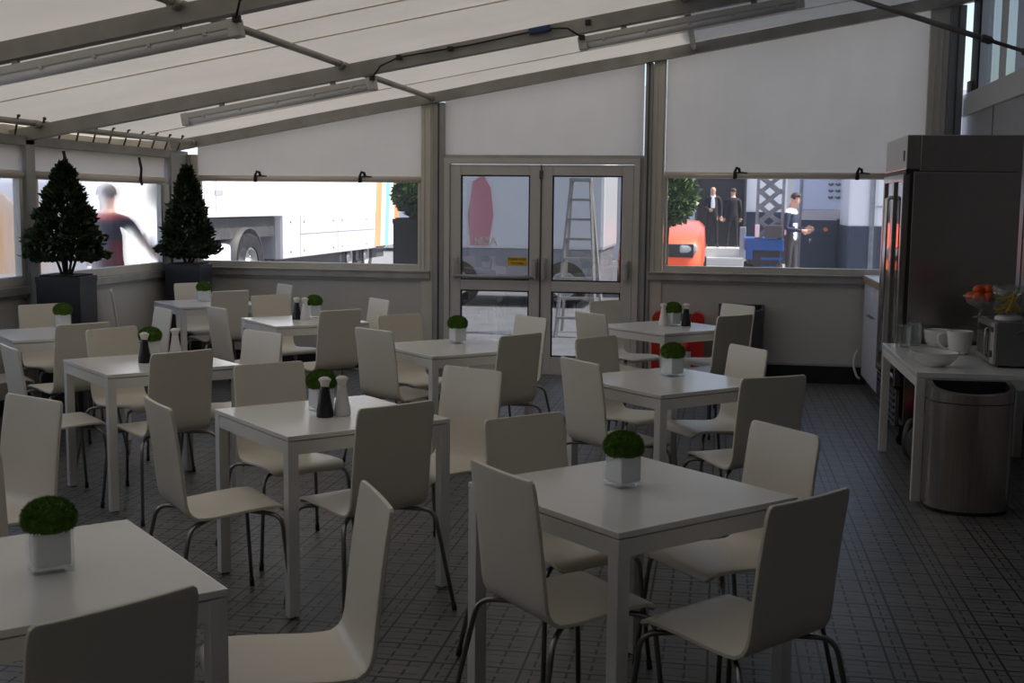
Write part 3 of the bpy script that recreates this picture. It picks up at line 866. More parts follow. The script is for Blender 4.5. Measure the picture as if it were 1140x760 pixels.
def bay_ball(label, x, y, ph, zc, rad, seed, pw=.42, off=(0, 0), m='leaf', stem=.016):
    root = empty('bay_standard_tree', (x, y, -.05), 0, label, 'tree')
    planter(root, pw, ph)
    MB().tube([(0, 0, ph), (off[0]*.3, off[1]*.3, (ph+zc)/2), (off[0], off[1], zc)], stem, 8).build('trunk', M['bark'], root)
    r = random.Random(seed); pts = []
    for k in range(3600):
        d = Vector((r.gauss(0, 1), r.gauss(0, 1), r.gauss(0, 1))).normalized()
        q = rad*(r.uniform(.2, 1)**.5)*(1+.1*math.sin(5*d.x+seed)*math.sin(4*d.z))
        pts.append((Vector((off[0], off[1], zc))+d*q, d))
    f = MB(); leaves(f, pts, .06, r); f.build('foliage', M[m], root)
bay_ball('round bay tree in tall dark planter outside the trailer window', -3.22, 12.6, 1.52, 1.80, .23, 2, .40)
bay_ball('bay tree with thin trunk outside the right window beside the orange car', -.545, 12.6, .95, 1.76, .27, 3, .34, (.02, 0))
bay_ball('round bay tree outside the hazy left window', -6.40, 13.06, .9, 1.77, .17, 4, .36, m='leafdark')

# ------------------------------------------------------------------ right side furniture
# glass door fridge
fr = empty('display_fridge', (1.22, 8.50, 0), 0, 'tall stainless steel glass door fridge standing behind the bench', 'fridge')
FW, FD, FH = 1.02, .74, 2.13       # along y, along x, height
mb = MB().span((.05, 0, .14), (FD, FW, 1.885), bev=.006)
mb.build('body', M['stainless'], fr)
h = MB().span((.0, 0, 1.90), (.09, FW, FH), bev=.006).span((.09, 0, 1.887), (FD, FW, FH), bev=.006)
hd = h.build('header', M['stainless'], fr)
MB().span((-.004, .10, 1.96), (.004, .13, 2.03)).build('header_badge', M['black'], hd)
MB().span((.0, .0, 1.872), (.05, FW, 1.898)).build('gasket', M['black'], fr)
MB().span((.03, .012, .42), (.052, FW-.012, 1.875)).build('gasket', M['black'], fr)
for k in range(2):
    y0 = .012+k*(FW-.024)/2; y1 = y0+(FW-.024)/2-.006
    d = MB(); t = .055
    d.span((-.015, y0, .42), (.028, y0+t, 1.87), bev=.006).span((-.015, y1-t, .42), (.028, y1, 1.87), bev=.006)
    d.span((-.015, y0+t, .42), (.028, y1-t, .47), bev=.004).span((-.015, y0+t, 1.82), (.028, y1-t, 1.87), bev=.004)
    dd = d.build('glass_door', M['stainless'], fr)
    MB().span((.002, y0+t, .47), (.010, y1-t, 1.82)).build('door_pane', M['fridgeglass'], dd)
    hy = y1-.03 if k == 0 else y0+.03
    MB().tube([(-.015, hy, .60), (-.05, hy, .62), (-.05, hy, 1.70), (-.015, hy, 1.72)], .012, 12).build('handle', M['polished'], dd)
g = MB().span((.0, .01, .14), (.03, FW-.01, .40), bev=.004)
gr = g.build('base_grille', M['stainless'], fr)
lv = MB()
for k in range(5): lv.span((-.006, .05, .17+.045*k), (.004, FW-.05, .19+.045*k))
lv.build('louvre', M['black'], gr)
for x in (.07, FD-.07):
    for y in (.07, FW-.07):
        c = MB(); c.tube([(x, y-.015, .045), (x, y+.015, .045)], .045, 14).span((x-.03, y-.025, .07), (x+.03, y+.025, .14))
        c.build('castor', M['black'], fr)

# base cabinet with worktop behind fridge
cb = empty('base_cabinet', (1.32, 9.96, 0), 0, 'white base cabinet between the fridge and the back wall', 'cabinet')
MB().span((.02, 0, .10), (.62, 1.46, .97)).build('body', M['cabinet'], cb)
MB().span((.05, .0, 0), (.6, 1.46, .10)).build('plinth', M['darkgrey'], cb)
for k in range(2):
    d = MB().span((0, .005+.73*k, .105), (.02, .725+.73*k, .965), bev=.002).build('door', M['cabinet'], cb)
    y = .62 if k == 0 else .83
    MB().tube([(0, y, .70), (-.03, y, .70), (-.035, y+.02, .70), (-.035, y+.10, .70), (-.03, y+.12, .70), (0, y+.12, .70)], .005, 8).build('door_handle', M['chrome'], d)
ct = empty('worktop', (1.30, 9.94, .97), 0, 'white worktop with brown wood front edge on the base cabinet', 'worktop')
MB().span((.012, 0, .0), (.66, 1.50, .055)).build('top', M['white'], ct)
MB().span((0, 0, -.005), (.014, 1.5, .055), bev=.002).build('front_edge', M['wood'], ct)
tag(MB().tube([(1.285, 11.40, .33), (1.262, 11.40, .29), (1.25, 11.39, .23), (1.255, 11.37, .16), (1.275, 11.35, .10), (1.305, 11.34, .075)], .011, 10).build('water_hose', M['cablewhite']),
    'white hose hanging at the wall beside the base cabinet', 'hose')

# serving bench
bench = empty('serving_bench', (1.10, 6.92, 0), 0, 'long white bench table on the right with bowl and microwave on it', 'table')
BW, BL, BH = .92, 1.46, .735
MB().span((0, 0, BH-.03), (BW, BL, BH), bev=.003).build('tabletop', M['tablewhite'], bench)
ap = MB(); t = .025
ap.span((.05, .006, BH-.085), (BW-.05, .006+t, BH-.031)).span((.05, BL-.006-t, BH-.085), (BW-.05, BL-.006, BH-.031))
ap.span((.006, .05, BH-.085), (.006+t, BL-.05, BH-.031)).span((BW-.006-t, .05, BH-.085), (BW-.006, BL-.05, BH-.031))
ap.build('apron', M['tableleg'], bench)
for x in (.003, BW-.053):
    for y in (.003, BL-.053):
        MB().span((x, y, 0), (x+.05, y+.05, BH-.031), bev=.003).build('leg', M['tableleg'], bench)

# half round bins
def make_bin(steel):
    root = empty('half_round_bin')
    def prof(w, d, n=20):
        p = [(-w/2, d*.45), (-w/2, 0)]
        p = [(w/2*math.cos(a), -d*.62*math.sin(a)+d*.0) for a in [PI+PI*k/n-PI for k in range(n+1)]]
        p = [(w/2, d*.38)]+p+[(-w/2, d*.38)]
        return p[::-1]
    W, D = .44, .27
    MB().prism(prof(W, D), .585, Matrix.Translation((0, 0, .02))).build('body', steel, root)
    MB().prism(prof(W-.01, D-.01), .02).build('base_ring', M['black'], root)
    # rim with opening
    mb = MB(); o = prof(W+.006, D+.006); i = prof(W-.05, D-.05)
    n = len(o); V = mb.bm.verts.new
    zt = lambda y: .685+.05*(y/D)
    a = [V((x, y, .608)) for x, y in o]; b = [V((x, y, zt(y))) for x, y in o]; c = [V((x, y, zt(y))) for x, y in i]; d = [V((x, y, .60)) for x, y in i]
    for k in range(n):
        j = (k+1) % n
        for m_, (p, q) in enumerate(((a, b), (b, c), (c, d))): mb.bm.faces.new((p[k], p[j], q[j], q[k])).material_index = int(m_ == 2)
    mb.build('rim', [steel, M['black']], root)
    MB().prism(prof(W-.06, D-.06), .02, Matrix.Translation((0, 0, .60))).build('lid_flap', M['black'], root)
    MB().prism(prof(W+.002, D+.002), .008, Matrix.Translation((0, 0, .602))).build('seam_band', M['black'], root)
    return root
b1 = make_bin(M['binsteel']); b1.location = (1.375, 6.80, 0); b1.rotation_euler = (0, 0, math.radians(2))
tag(b1, 'large half round stainless steel bin in front of the white bench', 'bin')
b2 = make_bin(M['bindark']); b2.location = (.215, 11.30, 0); b2.rotation_euler = (0, 0, 0); b2.scale = (.95, 1, 1.04)
tag(b2, 'dark rimmed half round bin at the back wall behind the right chairs', 'bin')

# crockery
bo = empty('serving_bowl', (1.245, 7.22, .735), 0, 'wide shallow white ceramic bowl at the front of the bench', 'bowl')
MB().lathe([(.0, .0), (.055, 0), (.06, .006), (.09, .018), (.118, .045), (.132, .078), (.136, .084), (.130, .084), (.125, .076), (.11, .045), (.08, .022), (.0, .016)], n=36, close=False).build('bowl_body', M['ceramic'], bo)
MB().box((.143, .01, .080), (.035, .05, .008), bev=.003).build('rim_lug', M['ceramic'], bo)
jg = empty('coffee_mug', (1.50, 7.86, .735), math.radians(170), 'tall white mug with handle left of the microwave', 'mug')
MB().lathe([(0, 0), (.045, 0), (.058, .01), (.068, .05), (.075, .10), (.079, .143), (.079, .147), (.075, .147), (.071, .10), (.062, .04), (.0, .02)], n=32, close=False).build('mug_body', M['ceramic'], jg)
MB().tube([(.07, 0, .125), (.10, 0, .133), (.125, 0, .115), (.128, 0, .08), (.112, 0, .045), (.085, 0, .03), (.063, 0, .035)], .008, 10).build('handle', M['ceramic'], jg)
bw = empty('stacked_bowl', (1.44, 8.26, .735), 0, 'round white deep bowl at the back of the bench by the fridge', 'bowl')
MB().lathe([(0, 0), (.05, 0), (.07, .01), (.086, .05), (.092, .095), (.093, .112), (.088, .112), (.08, .05), (.05, .02), (0, .015)], n=32, close=False).build('bowl_body', M['ceramic'], bw)
rg = MB()
for z in (.03, .06, .09): rg.lathe([(.078+.12*z, z-.003), (.0825+.12*z, z), (.078+.12*z, z+.003)], n=32, close=False)
rg.build('ridges', M['ceramic'], bw)
gl = None
for k, (x, y, lab) in enumerate(((1.215, 8.18, 'ribbed drinking glass at the left back corner of the bench'), (1.30, 8.29, 'drinking glass behind the ribbed one beside the white bowl'))):
    if gl is None:
        gl = empty('drinking_glass')
        MB().lathe([(0, 0), (.033, 0), (.036, .01), (.043, .135), (.045, .148), (.042, .148), (.034, .012), (0, .008)], n=20, close=False).build('glass_body', M['glass'], gl)
        o = gl
    else: o = copy_tree(gl)
    o.location = (x, y, .735); tag(o, lab, 'glass', 'drinking glasses on the bench')

# microwave
mw = empty('microwave', (1.57, 7.22, .735), 0, 'grey microwave oven on the right end of the bench', 'microwave')
MW, MD, MH = .46, .36, .262       # along y (front faces -x), depth, height
MB().span((.012, 0, .012), (MD, MW, MH), bev=.008).build('casing', M['micro'], mw)
d = MB().span((-.006, .10, .018), (.012, MW-.004, MH-.006), bev=.004).build('door', M['micro'], mw)
MB().span((-.010, .14, .05), (-.004, MW-.04, MH-.035), bev=.003).build('door_window', M['microglass'], d)
MB().tube([(-.008, .115, .05), (-.03, .115, .06), (-.03, .115, MH-.05), (-.008, .115, MH-.04)], .007, 8).build('door_handle', M['stainless'], mw)
cp = MB().span((-.006, .004, .018), (.012, .096, MH-.006), bev=.004).build('control_panel', M['alu'], mw)
MB().span((-.010, .02, MH-.06), (-.004, .08, MH-.03)).build('display', M['black'], cp)
MB().tube([(-.006, .05, .075), (-.022, .05, .075)], .02, 16).build('dial', M['darkgrey'], cp)
for x in (.04, MD-.04):
    for y in (.04, MW-.04): MB().tube([(x, y, 0), (x, y, .014)], .012, 10).build('foot', M['black'], mw)
pr = MB().tube([(.12, -.002, .20), (.14, -.003, .215), (.30, -.003, .215)], .006, 6).build('side_ridge', M['micro'], mw)

# fruit bowls on the microwave
zt = .735+.262
gb = empty('glass_fruit_bowl', (1.545, 7.52, zt), 0, 'footed glass bowl of oranges at the back edge of the microwave', 'bowl')
MB().lathe([(0, 0), (.045, 0), (.045, .006), (.012, .012), (.010, .05), (.03, .062), (.08, .085), (.10, .12), (.105, .135), (.101, .135), (.094, .115), (.07, .088), (0, .07)], n=32, close=False).build('bowl_glass', M['glass'], gb)
gc = empty('glass_vase_bowl', (1.675, 7.40, zt), 0, 'straight glass bowl of bananas on white base on the microwave', 'bowl')
MB().lathe([(.05, .022), (.075, .04), (.092, .08), (.098, .15), (.099, .205), (.096, .205), (.094, .15), (.086, .08), (.07, .045), (.0, .03)], n=36, close=False).build('bowl_glass', M['glass'], gc)
MB().lathe([(0, 0), (.075, 0), (.077, .004), (.072, .022), (.06, .028), (0, .028)], n=32, close=False).build('base', M['ceramic'], gc)
of = None
olabs = ['orange at the left rim of the footed glass bowl', 'orange at the front left of the footed glass bowl', 'orange at the front right of the footed glass bowl', 'orange at the right of the footed glass bowl',
         'orange at the back of the footed glass bowl', 'orange on top of the pile in the footed glass bowl', 'orange at the right top of the pile behind the bananas', 'orange at the back top of the pile in the footed bowl']
for k, (dx, dy, dz) in enumerate(((-.062, .0, .125), (-.03, -.05, .122), (.03, -.05, .124), (.062, .0, .128), (0, .055, .125), (-.02, -.005, .165), (.04, .0, .168), (.01, .045, .165))):
    if of is None:
        of = empty('orange')
        v = MB(); v.sphere((0, 0, 0), .032, (1, 1, .93), 3); v.build('fruit', M['orange_fruit'], of)
        MB().sphere((0, 0, .029), .004, (1, 1, .5), 1) and None
        s = MB(); s.sphere((0, 0, .029), .0045, (1, 1, .5), 1); s.build('stem_scar', M['leaf'], of)
        o = of
    else: o = copy_tree(of)
    o.location = (1.545+dx, 7.52+dy, zt+dz); o.rotation_euler = (rnd.uniform(-1, 1), rnd.uniform(-1, 1), 0)
    tag(o, olabs[k], 'fruit', 'oranges in the footed bowl')
bf = None
blabs = ['banana lying at the front left inside the straight glass bowl', 'banana leaning to the right at the front of the glass bowl', 'banana in the middle of the straight glass bowl',
         'banana at the right side of the straight glass bowl', 'banana lying across the top of the bunch', 'banana at the back of the straight glass bowl']
for k, (dx, dy, dz, a, tl) in enumerate(((-.035, -.035, .065, 40, 25), (.0, -.045, .075, 60, 35), (.0, .0, .095, 30, 30), (.04, .0, .075, 100, 30), (.0, .015, .125, 15, 20), (.015, .045, .085, -30, 25))):
    if bf is None:
        bf = empty('banana')
        pts = []; rs = []
        for q in range(13):
            t = -1+2*q/12; an = t*.75
            pts.append((.075*math.sin(an)/.68, 0, .11*(1-math.cos(an)))); rs.append(max(.004, .0165*(1-abs(t)**4)**.5) if abs(t) < .85 else .0065)
        MB().tube(pts, rs, 8).build('fruit', M['banana'], bf)
        for e, e2 in ((0, 1), (-1, -2)):
            p, q = Vector(pts[e]), Vector(pts[e2]); MB().tube([p, p+(p-q).normalized()*.012], [.006, .005], 6).build('tip', M['bananatip'], bf)
        o = bf
    else: o = copy_tree(bf)
    o.location = (1.675+dx, 7.40+dy, zt+dz); o.rotation_euler = (.3*math.sin(k), -math.radians(tl), math.radians(a))
    o.scale = (.95, .95, .95)
    tag(o, blabs[k], 'fruit', 'bananas in the glass bowl')

# red vacuum cleaner and cord below bench
vc = empty('vacuum_cleaner', (1.48, 8.08, 0), math.radians(10), 'red vacuum cleaner with black wheel under the white bench', 'vacuum cleaner')
MB().lathe([(.15, .06), (.19, .08), (.19, .27), (.175, .30), (.10, .33), (.0, .335)], n=28).build('drum', M['redvac'], vc)
MB().lathe([(.05, .33), (.05, .40), (.04, .42), (0, .42)], n=20).build('lid', M['black'], vc)
for sy in (-1, 1):
    MB().lathe([(.02, -.02), (.125, -.02), (.13, -.01), (.13, .01), (.125, .02), (.02, .02)], n=28).build('wheel', M['darkgrey'], vc)
    vc.children[-1].location = (-.175, sy*.12, .132); vc.children[-1].rotation_euler = (PI/2, 0, .9*sy)
MB().tube([(.0, -.13, .06), (-.02, -.17, .05), (-.02, -.19, .03)], .03, 8).build('front_bumper', M['black'], vc)
tag(MB().tube([(1.90, 8.15, .60), (1.885, 8.15, .40), (1.87, 8.14, .25), (1.86, 8.12, .10), (1.80, 8.05, .012), (1.72, 8.0, .012)], .008, 8).span((1.87, 8.13, .36), (1.90, 8.17, .44), bev=.008).build('power_lead', M['cablewhite']),
    'white plug and lead hanging in the dark under the bench', 'cable')

# fire extinguisher stand at back wall
fs = empty('extinguisher_stand', (-.36, 11.28, 0), 0, 'red plastic fire point stand against the back wall under the right window', 'stand')
def arch(w, h, n=10):
    return [(-w/2, 0), (w/2, 0), (w/2, h-w/2)]+[(w/2*math.cos(a), h-w/2+w/2*math.sin(a)) for a in [PI*k/n for k in range(1, n)]]+[(-w/2, h-w/2)]
for sx in (-1, 1):
    Mx = Matrix.Translation((sx*.175, .10, 0)) @ RX
    MB().prism(arch(.13, .66), .20, Mx).build('side_column', M['red'], fs)
MB().span((-.13, .03, .0), (.13, .09, .50)).build('back_panel', M['red'], fs)
MB().span((-.12, .0, .50), (.12, .03, .64), bev=.004).build('notice_board', M['darkgrey'], fs)
MB().span((-.03, -.006, .52), (.055, .0, .63)).build('notice', M['green'], fs)
MB().span((-.22, -.12, 0), (.22, .05, .05), bev=.01).build('foot', M['red'], fs)
def extinguisher(x, y, body, lab):
    e = empty('fire_extinguisher', (x, y, .05), 0, lab, 'fire extinguisher')
    MB().lathe([(.0, 0), (.055, 0), (.06, .01), (.06, .30), (.05, .335), (.02, .355), (.018, .37), (0, .37)], n=24).build('cylinder', M[body], e)
    MB().lathe([(.0608, .10), (.0608, .25)], n=24, close=False).build('label', M['labelwhite'], e)
    MB().span((-.012, -.05, .37), (.012, .03, .385), bev=.003).span((-.012, -.05, .395), (.012, .02, .41), bev=.003).tube([(0, 0, .365), (0, 0, .40)], .014, 10).build('valve', M['black'], e)
    MB().tube([(.014, 0, .38), (.06, -.01, .37), (.075, -.01, .30), (.07, -.01, .12)], .009, 8).build('hose', M['black'], e)
extinguisher(-.43, 11.215, 'red', 'red fire extinguisher in the left half of the stand')
extinguisher(-.285, 11.215, 'red', 'fire extinguisher with white label in the right half of the stand')

# ------------------------------------------------------------------ outside
GZ = -.05
struct('ground', MB().span((-60, -12, GZ-.2), (50, 80, GZ)), M['asphalt'])
mb = MB(); mb.beam((-6.2, 17, GZ+.004), (-2.5, 40, GZ+.004), .12, .006); struct('trim_96', mb, M['paint'])

def wheel(parent, x, y, z, r, w, sx):
    t = MB(); t.lathe([(r*.58, -w/2), (r*.95, -w/2), (r, -w*.35), (r, w*.35), (r*.95, w/2), (r*.58, w/2)], n=32, close=False)
    o = t.build('tyre', M['tyre'], parent); o.location = (x, y, z); o.rotation_euler = (0, PI/2, 0)
    q = MB(); q.lathe([(r*.6, -w*.4), (r*.6, w*.42), (r*.5, w*.46), (r*.48, w*.2), (r*.25, w*.2), (r*.22, w*.45), (0, w*.45)], n=28, close=False)
    for k in range(8): q.tube([(r*.34*math.cos(k*PI/4), r*.34*math.sin(k*PI/4), w*.2), (r*.34*math.cos(k*PI/4), r*.34*math.sin(k*PI/4), w*.26)], r*.05, 8)
    p = q.build('wheel_rim', M['rim'], o)
    return o
# long white race trailer, its side faces the tent
tr = empty('race_trailer', (-8.0, 0, GZ), 0, 'long white race trailer with orange and teal stripes at its rear end', 'trailer')
MB().span((-2.5, 17.0, 1.42), (0, 29.6, 4.2), bev=.03).build('upper_body', M['truckwhite'], tr)
MB().span((-2.5, 21.35, .62), (0, 27.5, 1.43), bev=.02).build('lower_body', M['skirtsilver'], tr)
MB().span((-2.4, 21.34, .62), (-.05, 21.36, 1.40)).build('shaded_front_sheet', M['truckshade'], tr)  # thin grey sheet painting shade over the trailer's front face
sk = MB()
for y in (22.3, 24.6): sk.span((-.004, y-.012, .64), (.006, y+.012, 1.42))
sk.span((-.004, 22.3, 1.06), (.006, 27.45, 1.075)).build('skirt_seam', M['truckshade'], tr)
bt = MB()
for y in (21.75, 22.5, 24.3, 24.9, 26.7):
    for z in (.74, 1.3): bt.tube([(0, y, z), (.012, y, z)], .02, 8)
bt.build('skirt_latch', M['darkgrey'], tr)
for y0, y1, m in ((27.5, 27.95, 'orange'), (27.95, 28.3, 'truckwhite'), (28.3, 28.65, 'teal'), (28.65, 29.1, 'truckwhite'), (29.1, 29.55, 'orange')):
    mb = MB(); dz = .35
    v = [mb.bm.verts.new(p) for p in ((.012, y0-.12, .66), (.012, y1-.12, .66), (.012, y1+.25, 4.15), (.012, y0+.25, 4.15), (-.03, y0-.12, .66), (-.03, y1-.12, .66), (-.03, y1+.25, 4.15), (-.03, y0+.25, 4.15))]
    for f in ((0, 1, 2, 3), (7, 6, 5, 4), (0, 4, 5, 1), (1, 5, 6, 2), (2, 6, 7, 3), (3, 7, 4, 0)): mb.bm.faces.new([v[i] for i in f])
    mb.build('stripe', M[m], tr)
MB().span((-2.3, 21.6, .36), (-.25, 29.0, .66)).build('chassis', M['chassis'], tr)
MB().span((-2.3, 17.2, 1.05), (-.15, 21.3, 1.40)).build('neck_frame', M['chassis'], tr)
for y in (26.1, 27.4): wheel(tr, -.35, y, .45, .45, .3, 1)
td = MB()
for y in (17.9, 18.35): td.span((-.004, y-.015, 1.5), (.006, y+.015, 4.1))
td.span((.0, 18.3, 1.78), (.012, 18.62, 1.86)); td.build('door_seam', M['truckshade'], tr)
# tractor unit in front of it
tu = empty('truck_tractor', (-8.0, 0, GZ), 0, 'white truck tractor unit with chrome wheel coupled under the white trailer', 'truck')
wheel(tu, -.18, 19.85, .86-.02, .56, .34, 1).children[0].name
tu.children[0].location.z = .58
MB().span((-2.3, 14.8, .62), (-.22, 20.6, 1.0)).build('chassis', M['chassis'], tu)
mb = MB(); mb.lathe([(.61, -.2), (.64, -.2), (.64, .2), (.61, .2), (.66, -.2)], n=32, close=False)
fd = mb.build('mudguard', M['chassis'], tu); fd.location = (-.24, 19.85, .60); fd.rotation_euler = (0, PI/2, 0)
bmx = bmesh.new(); bmx.from_mesh(fd.data)
bmesh.ops.delete(bmx, geom=[v for v in bmx.verts if v.co.x > .15], context='VERTS'); bmx.to_mesh(fd.data); bmx.free()
tk = MB(); tk.span((-.9, 17.0, .28), (-.05, 19.1, .98), bev=.09); tk.build('side_tank', M['lightblue'], tu)
cabm = MB().prism([(16.7, .5), (14.5, .5), (14.4, 1.9), (14.8, 3.6), (16.7, 3.7)], 2.3, Matrix.Translation((-2.4, 0, 0)) @ Matrix(((0, 0, 1, 0), (1, 0, 0, 0), (0, 1, 0, 0), (0, 0, 0, 1))))
cabm.build('cab', M['truckwhite'], tu)
dm = MB(); dm.lathe([(0, .22), (.2, .20), (.38, .10), (.42, 0), (0, 0)], n=24, close=False, sy=1.6)
dmo = dm.build('air_tank', M['truckshade'], tu); dmo.location = (-.55, 18.2, 1.0)
# pale second truck farther back
t2 = empty('box_truck', (-15., 42., GZ), math.radians(-15), 'plain white box truck far behind the race trailer', 'truck')
MB().span((-6, 0, .9), (6, 2.5, 4.3), bev=.03).build('box_body', M['truckwhite'], t2)
MB().span((-5.5, .1, .5), (5.5, 2.4, .9)).build('chassis', M['chassis'], t2)
for x in (-4, 3, 4.2): 
    o = wheel(t2, x, .12, .5, .5, .3, 1); o.rotation_euler = (PI/2, 0, 0)

# white truck side by the left wall
t3 = empty('box_lorry', (-12.5, 0, GZ), 0, 'pale lorry side seen through the hazy left window', 'truck')
MB().span((-2.5, 2.0, .9), (0, 21.0, 4.2), bev=.04).build('box_body', M['paleblue'], t3)
MB().span((-2.3, 3, .5), (-.2, 20, .95)).build('chassis', M['chassis'], t3)
for y in (5, 6.4, 18): wheel(t3, -.2, y, .5, .5, .3, 1)
yb = empty('feather_banner', (-8.9, 13.75, GZ), 0, 'yellow banner on a pole outside the left edge window', 'banner')
MB().prism([(-.25, .75), (.32, .75), (.34, 1.55), (.1, 1.75), (-.25, 1.6)], .02, RX).build('banner_cloth', M['yellow'], yb)
MB().tube([(-.26, 0, 0), (-.26, 0, 1.8)], .02, 8).build('pole', M['steelgrey'], yb)
MB().lathe([(0, 0), (.2, 0), (.2, .03), (.03, .05), (0, .05)], c=(-.26, 0, 0), n=20, close=False).build('base', M['darkgrey'], yb)

# orange car facing the tent
ca = empty('orange_car', (-1.08, 22.0, GZ), 0, 'bright orange car facing the tent behind the bay tree', 'car')
W = .80
sect = [(0, .22, .80, .62), (.06, .20, .98, .92), (.35, .20, 1.13, .98), (.9, .20, 1.26, 1.0), (1.35, .2, 1.36, 1.0), (2.0, .2, 1.40, 1.0), (3.6, .2, 1.40, 1.0), (4.1, .25, 1.30, .97), (4.25, .35, 1.05, .9)]
mb = MB(); rings = []
for y, z0, z1, k in sect:
    w = W*k
    rings.append([mb.bm.verts.new(p) for p in ((-w*.95, y, z0), (-w, y, (z0+z1)/2), (-w*.96, y, z1-.14), (-w*.80, y, z1-.02), (0, y, z1), (w*.80, y, z1-.02), (w*.96, y, z1-.14), (w, y, (z0+z1)/2), (w*.95, y, z0))])
for a, b in zip(rings, rings[1:]):
    for k in range(9): mb.bm.faces.new((a[k], a[(k+1) % 9], b[(k+1) % 9], b[k])).smooth = True
mb.bm.faces.new(rings[0]); mb.bm.faces.new(rings[-1][::-1])
mb.build('body', M['carorange'], ca)
MB().prism([(1.5, 1.36), (2.1, 1.85), (3.2, 1.9), (3.9, 1.38)], 1.0, Matrix.Translation((-.8, 0, 0)) @ Matrix(((0, 0, 1, 0), (1, 0, 0, 0), (0, 1, 0, 0), (0, 0, 0, 1)))).build('cabin', M['doordark'], ca)
MB().span((-.62, -.02, .76), (.62, .05, 1.0), bev=.02).build('grille', M['black'], ca)
for sx in (-1, 1):
    MB().box((sx*.52, .02, .91), (.32, .10, .15), rot=Rz(sx*12), bev=.05).build('headlamp', M['lamp'], ca)
    wheel(ca, sx*.70, .95, .33, .33, .22, 1).rotation_euler = (0, PI/2 if sx > 0 else -PI/2, 0)
    wheel(ca, sx*.70, 3.3, .33, .33, .22, 1).rotation_euler = (0, PI/2 if sx > 0 else -PI/2, 0)
MB().span((-.45, -.03, .36), (.45, .03, .52), bev=.02).build('air_intake', M['black'], ca)

# hospitality building with dark glazed doorway
hb = empty('hospitality_unit', (0, 36.3, GZ), 0, 'white and navy hospitality unit with dark glazed doorway and steps', 'building')
MB().span((-4, .2, .0), (-.75, 3, 5.2)).span((-.75, .2, 2.75), (.72, 3, 5.2)).span((.72, .2, 1.52), (1.9, 3, 5.2)).build('wall', M['truckwhite'], hb)
MB().span((.74, .15, .0), (1.9, 3, 1.52)).build('lower_panel', M['navy'], hb)
MB().span((-.75, .35, .3), (.72, .5, 2.75)).build('glazed_door', M['doordark'], hb)
mb = MB()
for x in (-.73, .70): mb.span((x-.03, .1, .3), (x+.03, .3, 2.75))
mb.build('door_post', M['darkgrey'], hb)
MB().span((-.75, -1.2, 0), (.75, .35, .48)).build('landing', M['step'], hb)
MB().span((-.65, -1.6, 0), (.65, -1.2, .22)).build('step', M['step'], hb)
mb = MB()
for x in (-1.05, -.92): mb.span((x-.04, -.2, 0), (x+.04, -.1, 5))
mb.build('pipe', M['lightblue'], hb)
MB().span((.55, -1.3, .22), (.72, -1.1, 1.1), bev=.02).build('step_post', M['truckshade'], hb)

# scissor lift with blue base
sl = empty('scissor_lift', (.87, 25.0, GZ), 0, 'blue based scissor lift parked outside right of the doorway', 'lift')
MB().span((-.38, -.3, .80), (.40, 1.2, 1.05), bev=.03).build('base', M['blue'], sl)
mb = MB().span((-.30, -.22, .30), (.34, 1.1, .80), bev=.02)
mb.build('undercarriage', M['chassis'], sl)
mb = MB()
for z in (.45, .62): mb.span((-.05, -.30, z), (.36, -.26, z+.05))
mb.span((-.36, -.31, .62), (-.22, -.2, .86), bev=.01)
mb.build('bumper', M['blue'], sl)
for x in (-.28, .3):
    for y in (-.15, 1.0):
        o = wheel(sl, x, y, .27, .27, .16, 1)
for k in range(5):
    z0, z1 = 1.05+.30*k, 1.42+.30*k
    for yy in (-.2, .6):
        MB().beam((-.12, yy, z0), (.32, yy+.02, z1), .05, .075).build('scissor_arm', M['steelgrey'], sl)
        MB().beam((.32, yy, z0), (-.12, yy+.02, z1), .05, .075).build('scissor_arm', M['steelgrey'], sl)
    MB().tube([(.1, -.24, (z0+z1)/2), (.1, .66, (z0+z1)/2)], .035, 8).build('pivot', M['steelgrey'], sl)
for x in (-.16, .34): MB().beam((x, -.25, 1.05), (x+.02, -.25, 2.6), .06, .06, up=(0, 1, 0)).build('mast', M['steelgrey'], sl)
MB().span((-.2, -.25, 2.55), (.4, .8, 2.68)).build('platform', M['steelgrey'], sl)
mb = MB()
for x in (-.2, .4):
    for y in (-.24, .79): mb.tube([(x, y, 2.6), (x, y, 3.6)], .025, 6)
for z in (3.1, 3.6): mb.tube([(-.2, -.24, z), (.4, -.24, z)], .02, 6).tube([(.4, -.24, z), (.4, .79, z)], .02, 6).tube([(-.2, .79, z), (-.2, -.24, z)], .02, 6)
mb.build('guard_rail', M['steelgrey'], sl)
MB().box((-.14, -.26, 1.2), (.09, .09, .26), bev=.02).build('beacon', M['truckwhite'], sl)
MB().span((.0, -.36, 1.06), (.36, -.27, 1.32), bev=.02).build('control_box', M['darkgrey'], sl)

# generator trailer with vents
gt = empty('service_trailer', (1.86, 29.0, GZ), 0, 'pale blue and navy service trailer with rows of dark vents', 'trailer')
MB().span((0, 0, 1.62), (1.06, 3.5, 4.0), bev=.02).build('upper_body', M['lightblue'], gt)
MB().span((0, -.03, 1.38), (1.04, 3.5, 1.62), bev=.01).build('band', M['truckband'], gt)
MB().span((0, -.01, .1), (1.04, 3.5, 1.38), bev=.02).build('lower_body', M['navy'], gt)
for cx_ in (.64, .80, .96):
    for k in range(7):
        z = 1.92+.15*k
        MB().tube([(cx_-.045, -.012, z), (cx_, -.035, z-.03), (cx_+.045, -.012, z)], .026, 6).build('vent', M['darkgrey'], gt)
MB().tube([(.55, -.03, 1.17), (.55, -.06, 1.17)], .05, 12).build('marker_lamp', M['orange'], gt)
MB().span((.80, -.05, .15), (.92, .0, 1.42)).build('door_gap', M['black'], gt)
MB().span((-.06, -.02, .1), (0, .1, 4.0)).build('corner_post', M['steelgrey'], gt)
mb = MB()
